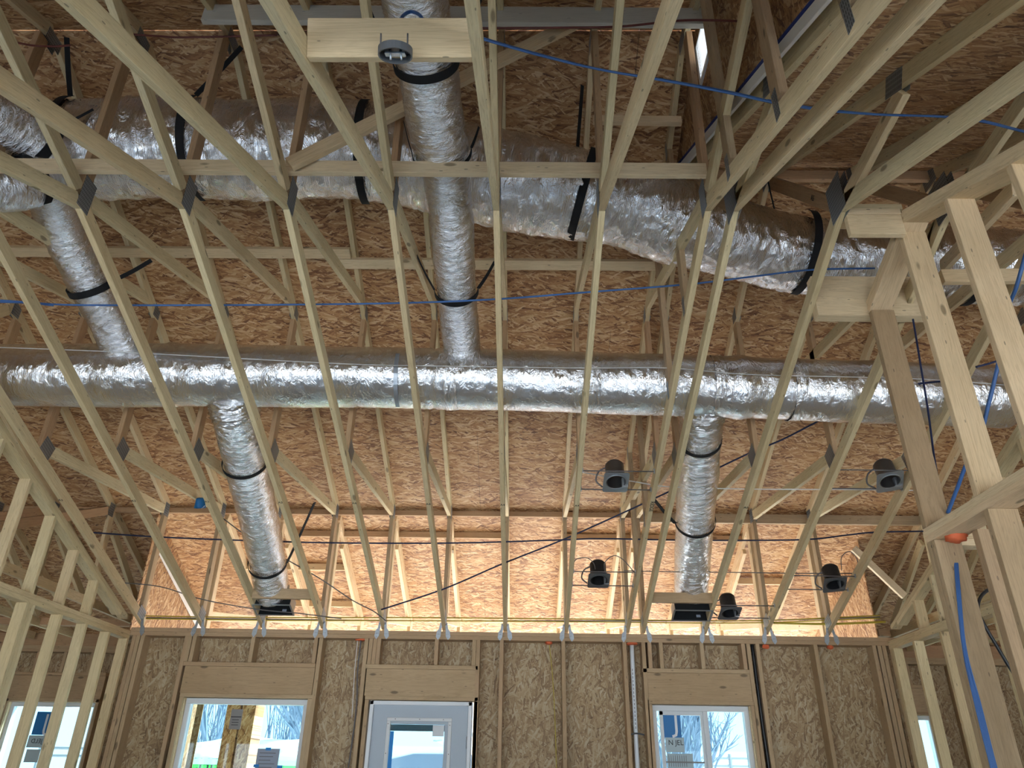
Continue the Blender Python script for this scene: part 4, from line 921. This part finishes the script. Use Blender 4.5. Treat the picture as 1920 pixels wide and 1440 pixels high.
# ------------------------------------------------------------------ cables
def wires(name, uvs, Y, r, m, label, cat='cable', k=1, sp=0.012):
    e = empty(name, at(*uvs[0], Y=Y if not isinstance(Y, (list, tuple)) else Y[0]), label, cat) if k > 1 else None; o = None
    for j in range(k):
        pts = []
        for i, q in enumerate(uvs):
            y = Y if not isinstance(Y, (list, tuple)) else Y[0]+(Y[1]-Y[0])*i/(len(uvs)-1)
            pts.append(at(*q, Y=y)+Vector((0, 0.006*j, (j-(k-1)/2)*sp*(1+0.35*math.sin(i*1.7+j)))))
        o = cable('strand' if k > 1 else name, pts, r, m, e, 10, 8)
    return e if e else tag(o, label, cat)
wires('cable_bundle', [(895, 68), (1000, 97), (1120, 127), (1250, 150), (1370, 172), (1457, 191)], [2.35, 2.5], 0.0055, BLUE, 'bright blue cable bundle from the middle truss to the girder truss at top', k=3, sp=0.010)
wires('cable_bundle', [(1440, 188), (1530, 203), (1640, 213), (1770, 218), (1840, 226), (1930, 248)], [2.5, 2.6], 0.005, BLUE, 'blue cable bundle running on right across the dark lower roof', k=2)
wires('blue_cable', [(-10, 566), (60, 568), (150, 572), (420, 572), (560, 571), (760, 568), (930, 561), (1100, 548), (1290, 533), (1400, 520), (1520, 506), (1640, 503)], 4.12, 0.0065, BLUE, 'long slate blue cable crossing the room above the long duct')
wires('blue_cable', [(0, 563), (40, 566), (100, 573)], 4.1, 0.006, BLUE, 'short second blue cable strand at the left edge')
wires('navy_cable', [(165, 998), (300, 1007), (480, 1014), (640, 1018), (860, 1018), (1060, 1012), (1130, 1010), (1300, 1013), (1500, 1012), (1590, 1003), (1640, 998), (1740, 996)], 6.95, 0.0075, NAVY, 'long dark blue cable crossing in front of the sunlit porch roof')
wires('navy_cable', [(715, 1143), (830, 1105), (940, 1058), (1060, 1010), (1200, 947), (1290, 905), (1400, 852), (1465, 825), (1520, 797), (1605, 753), (1650, 735), (1720, 720), (1800, 712)], [7.3, 4.55], 0.0075, NAVY, 'dark blue cable rising diagonally from the plate to the right end of the long duct')
wires('grey_cable', [(418, 972), (470, 1010), (530, 1045), (600, 1085), (660, 1125), (700, 1146), (725, 1165)], [6.9, 7.5], 0.0055, GREYC, 'thin grey cable drooping from the left truss bays down to the plate')
wires('grey_cable', [(220, 1092), (300, 1100), (380, 1124), (480, 1142), (560, 1150), (640, 1160)], 7.4, 0.005, GREYC, 'thin grey cable low across the left truss feet')
wires('grey_cable', [(1170, 1070), (1250, 1072), (1360, 1073), (1500, 1075), (1600, 1075)], 7.0, 0.0045, GREYC, 'thin grey cable running right from the dark recessed light')
wires('grey_cable', [(1090, 885), (1200, 905), (1260, 913), (1400, 917), (1600, 918), (1730, 920)], 5.9, 0.005, WHITEC, 'pale cable running right from the bright recessed light')
wires('grey_cable', [(1074, 1058), (1082, 1048), (1100, 1046), (1113, 1056), (1117, 1072)], 6.85, 0.004, GREYC, 'thin looped wire on the left of the dark recessed light')
wires('grey_cable', [(1134, 1073), (1134, 1055), (1150, 1042), (1165, 1047), (1180, 1062), (1188, 1072)], 6.85, 0.004, GREYC, 'thin looped wire on the right of the dark recessed light')
wires('grey_cable', [(1578, 1070), (1578, 1045), (1592, 1034), (1605, 1044), (1609, 1058)], 6.85, 0.004, GREYC, 'thin looped wire above the far right recessed light')
wires('black_cable', [(1225, 937), (1245, 957), (1258, 970)], 6.1, 0.006, BLACKP, 'short black cable beside the right drop duct')
for k, (v0, dv, m_) in enumerate(((1158, 0, YEL), (1163, 1, YEL), (1161, 3, GREYC))):
    wires('yellow_cable' if m_ is YEL else 'grey_cable', [(270, v0-3), (500, v0), (800, v0+dv), (1100, v0+3), (1400, v0+6-dv), (1650, v0-4)], 7.74+0.01*k, 0.006, m_, ['upper yellow cable lying along the top plate', 'lower yellow cable lying along the top plate', 'grey cable lying between the yellow ones on the top plate'][k])
wires('yellow_cable', [(1450, 1168), (1550, 1170), (1660, 1166)], 7.72, 0.011, YEL, 'thick yellow cable bunch at the far right corner')
wires('white_string', [(-10, 651), (150, 657), (300, 664), (640, 682), (800, 686), (1080, 690), (1250, 690), (1400, 702), (1600, 707), (1750, 712), (1910, 724)], 4.72, 0.003, WHITEC, 'thin white string along the front of the long duct', 'string')
wires('red_cable', [(-10, 78), (30, 80), (60, 85), (100, 87), (132, 85)], 2.9, 0.006, REDC, 'short red-brown cable at the upper left edge')
wires('red_cable', [(240, 64), (300, 68), (350, 70), (520, 66)], 2.95, 0.006, REDC, 'red-brown cable passing behind the left trusses near the top')
wires('red_cable', [(890, 53), (1050, 52), (1160, 50), (1270, 39), (1330, 38), (1420, 41), (1500, 44), (1580, 42), (1700, 43), (1800, 48), (1930, 56)], 2.62, 0.006, REDC, 'long red-brown cable crossing the top right')
cb_ = empty('cable_bundle', (2.2, 3.8, FLOOR), 'thick blue cable bundle running down between the right partition studs', 'cable')
for j in range(6):
    cable('strand', [at(1788+j*1.2, 1034, Y=3.86), at(1795+j*1.0+(j%2), 1120, Y=3.82), at(1806+j*1.2, 1220, Y=3.80-0.01*(j%2)), at(1828+j*1.7+(j%3), 1320, Y=3.78), at(1858+j*2.2, 1440, Y=3.76), at(1890+j*3, 1560, Y=3.74)], 0.0036, BLUE, cb_, 8, 8)
wires('blue_cable', [(1925, 470), (1905, 540), (1890, 580), (1872, 680), (1853, 760), (1835, 830), (1813, 868), (1795, 915), (1777, 962)], [3.0, 3.88], 0.010, BLUE, 'blue cable slanting down behind the tall partition studs')
wires('blue_cable', [(1687, 522), (1700, 545), (1712, 600), (1727, 690), (1740, 770), (1752, 860), (1763, 920), (1775, 965)], [4.0, 3.9], 0.006, NAVY, 'thin dark blue cable looping down beside the partition end post')
wires('blue_cable', [(1830, 688), (1850, 683), (1870, 677)], 3.5, 0.006, NAVY, 'short dark blue cable end behind the partition studs')
wires('black_cable', [(1884, 1101), (1866, 1102), (1850, 1108), (1838, 1121), (1834, 1140), (1841, 1163), (1870, 1213), (1900, 1262), (1935, 1310)], 4.6, 0.010, BLACKP, 'black cable bending over a beam and slanting down at the right edge')
# blue cap pinned to a left web
bc = empty('plastic_cup', at(375, 945, Y=6.95), 'small blue plastic cup hooked on a web of the left trusses', 'cup')
bm = bmesh.new(); rings = []
for k, (r, z) in enumerate(((0.028, 0.06), (0.036, 0.05), (0.052, -0.02), (0.056, -0.035), (0.051, -0.035), (0.030, 0.045))):
    rings.append([bm.verts.new((r*math.cos(2*PI*j/28), r*math.sin(2*PI*j/28), z)) for j in range(28)])
for a, b in zip(rings, rings[1:]):
    for j in range(28): bm.faces.new((a[j], a[(j+1) % 28], b[(j+1) % 28], b[j]))
bm.faces.new(rings[0]); bm.faces.new(rings[-1])
bmesh.ops.recalc_face_normals(bm, faces=bm.faces); mesh_obj('cup', bm, STICKB, bc, Matrix.Translation(at(375, 945, Y=6.95)) @ Matrix.Rotation(0.5, 4, 'X'), smooth=True)
cable('cord', [at(372, 950, Y=6.93), at(378, 953, Y=6.93), at(384, 948, Y=6.93)], 0.003, WHITEC, bc, 6, 6)

# ------------------------------------------------------------------ outdoors, seen through the windows
def post(u0, u1, Y, m, label, w=0.28):
    a = at((u0+u1)/2, 1380, Y=Y).x
    e = empty('porch_post', (a, Y, FLOOR-0.2), label, 'post'); box('post_face', (a-w/2, Y-w/2, FLOOR-0.2), (a-0.012, Y+w/2, 1.35), m, e); box('post_face', (a+0.012, Y-w/2, FLOOR-0.2), (a+w/2, Y+w/2, 1.35), m, e); return e
OSB_Y = osb('sunlit_strand_board', ('X', 'Z'), 70, 1.7)  # strand board colour raised so the post looks sunlit
post(428, 478, 9.7, OSB_Y, 'golden strand-board wrapped porch post outside the left picture window', 0.34)
e = empty('wrapped_post', (-2.43, 9.75, FLOOR-0.2), 'pale wrapped post face beside the golden porch post', 'post')
box('wrap', (-2.52, 9.70, FLOOR-0.2), (-2.40, 9.80, 1.35), WHITEC, e)
# porch beam
bb = brd('porch_beam', (-3.9, 9.62, 1.28), (3.9, 9.62, 1.28), 'beam carrying the outer edge of the porch roof', d=0.24, t=0.09, m=WOODP)
def tree(name, x, y, h, seed, label, n0=5, spread=0.5):
    rnd = random.Random(seed); bm = bmesh.new()
    def grow(p, d, L, r, lv):
        pts = [p]; q = p; dd = d
        for k in range(4): dd = (dd+Vector((rnd.uniform(-1, 1), rnd.uniform(-1, 1), rnd.uniform(-0.3, 0.6)))*0.16).normalized(); q = q+dd*L/4; pts.append(q)
        tube_bm(bm, pts, (lambda t, r=r: r*(1-0.5*t)), 4 if lv > 1 else 6, False)
        if lv < 4:
            for k in range(n0 if lv == 0 else 4):
                t = rnd.uniform(0.35, 1); i = min(3, int(t*4)); b = pts[i].lerp(pts[i+1], t*4-i)
                nd = (dd+Vector((rnd.uniform(-1, 1), rnd.uniform(-1, 1), rnd.uniform(-0.2, 0.9)))*spread*1.6).normalized(); grow(b, nd, L*rnd.uniform(0.5, 0.72), r*0.5, lv+1)
    grow(Vector((x, y, FLOOR-0.3)), Vector((0, 0, 1)), h*0.45, h*0.022, 0)
    o = mesh_obj('bare_tree', bm, BARK, None); return tag(o, label, 'tree', 'bare winter trees outside the windows')
tl = [('left edge of the left picture window', -9.5, 26, 6.5), ('the left picture window, behind the snow fence', -7.4, 28, 7.0), ('the right half of the left picture window', -4.6, 18, 6.5), ('the door glass, far off', -1.9, 30, 6.0), ('the sliding window, left sash', 2.9, 17, 5.5), ('the sliding window, right pane', 4.1, 18, 6.2), ('the far left room window', -11.5, 24, 6.0)]
for k, (w_, x, y, h) in enumerate(tl): tree('t', x, y, h, 50+k, f'bare winter tree seen in {w_}', 6, 0.55)
for k in range(26):
    rnd = random.Random(900+k); x = -16+k*0.33; y = 34+rnd.uniform(-2, 2)
    bm = bmesh.new()
    for j in range(9):
        x0 = x+rnd.uniform(-0.25, 0.25); tube_bm(bm, [Vector((x0, y, FLOOR)), Vector((x0+rnd.uniform(-0.2, 0.2), y, 0.6)), Vector((x0+rnd.uniform(-0.5, 0.5), y, 2.6+rnd.uniform(0, 1.6)))], lambda t: 0.035*(1-0.7*t), 4, False)
    tag(mesh_obj('shrub', bm, BARK, None), 'clump of tall bare upright shrub stems in the distant row', 'shrub', 'row of bare shrubs far behind the dumpster')
fe = empty('rail_fence', (0, 24, FLOOR), 'snowy rail fence far outside', 'fence')
for z in (0.42, 0.62): cable('rail', [(-14, 24, z), (10, 24, z+0.03)], 0.035, GREYP, fe, 1, 6)
for k in range(13): cable('fence_post', [(-14+2*k, 24, FLOOR), (-14+2*k, 24, 0.75)], 0.05, GREYP, fe, 1, 6)
du = empty('dumpster', (-5.2, 16, FLOOR), 'lime green dumpster with a snow heap outside the left picture window', 'dumpster')
dt = at(420, 1423, Y=16).z
box('bin', (-7.6, 16, FLOOR-0.2), (-3.2, 18, dt-0.10), LIME, du, 0.01); box('rim', (-7.65, 15.95, dt-0.10), (-3.15, 18, dt), mat('pale_green_rim', (0.55, 0.95, 0.60), 0.4), du, 0.01)
text('lettering', 'SANCHEZ', 0.30, basis(FX, FZ, (at(372, 1436, Y=15.97).x-0.12, 15.985, at(372, 1434, Y=15.97).z)), INK, du, 0.003)
bm = bmesh.new(); bmesh.ops.create_icosphere(bm, subdivisions=4, radius=1)
for v in bm.verts: v.co *= 1+0.3*noise.noise(v.co*1.7); v.co = Vector((v.co.x*2.2, v.co.y*0.9, max(-0.2, v.co.z)*0.42))
o = mesh_obj('snow_heap', bm, SNOW, None, Matrix.Translation((-5.4, 17, dt-0.02)), smooth=True); tag(o, 'rounded snow heap lying on the green dumpster', 'snow')
box('bin_side', (-3.05, 16.1, FLOOR-0.2), (-2.9, 18, dt-0.05), LIME, du, 0.01)
# white vehicle beyond the door glass
cz = at(790, 1404, Y=13.0).z; cx = at(812, 1404, Y=13.0).x
car = empty('car', (cx, 13.5, FLOOR-0.2), 'white car parked outside, its roof seen through the door glass', 'car')
roof = [(-2.3, -0.95), (-1.9, -0.55), (-1.35, -0.42), (-1.0, -0.12), (-0.5, -0.01), (0.2, 0.0), (0.9, -0.02), (1.7, -0.10), (2.2, -0.45), (2.4, -0.9), (2.4, -1.7), (-2.4, -1.7)]
prism('body', [(cx+x, cz+z) for x, z in roof], 'Y', 13.0, 14.7, CARW, car)
prism('side_window', [(cx+x, cz+z) for x, z in ((-0.95, -0.36), (-0.72, -0.17), (-0.3, -0.075), (0.3, -0.07), (0.3, -0.45), (-0.95, -0.45))], 'Y', 12.985, 13.0, CARG, car)
prism('side_window', [(cx+x, cz+z) for x, z in ((0.36, -0.07), (1.2, -0.09), (1.7, -0.2), (1.9, -0.45), (0.36, -0.45))], 'Y', 12.985, 13.0, CARG, car)
for x in (-1.5, 1.5):
    bm = bmesh.new(); bmesh.ops.create_cone(bm, segments=28, radius1=0.34, radius2=0.34, depth=0.22, cap_ends=True); mesh_obj('wheel', bm, BLACKP, car, Matrix.Translation((cx+x, 13.05, FLOOR+0.13)) @ Matrix.Rotation(PI/2, 4, 'X'))
ho = empty('distant_house', (-1.9, 38, FLOOR), 'pale distant house with a pitched roof seen through the door glass', 'house')
box('wall', (-3.6, 38, FLOOR), (1.5, 42, 1.5), mat('pale_siding', (0.62, 0.70, 0.72), 0.8), ho, 0); prism('roof', [(-3.9, 1.5), (-1.0, 2.9), (1.9, 1.5)], 'Y', 37.8, 42.2, mat('snowy_roof', (0.72, 0.82, 0.88), 0.8), ho)

# ------------------------------------------------------------------ lift everything so that the floor lies at z = 0
for o in ROOT: o.matrix_basis = Matrix.Translation((0, 0, -FLOOR)) @ o.matrix_basis
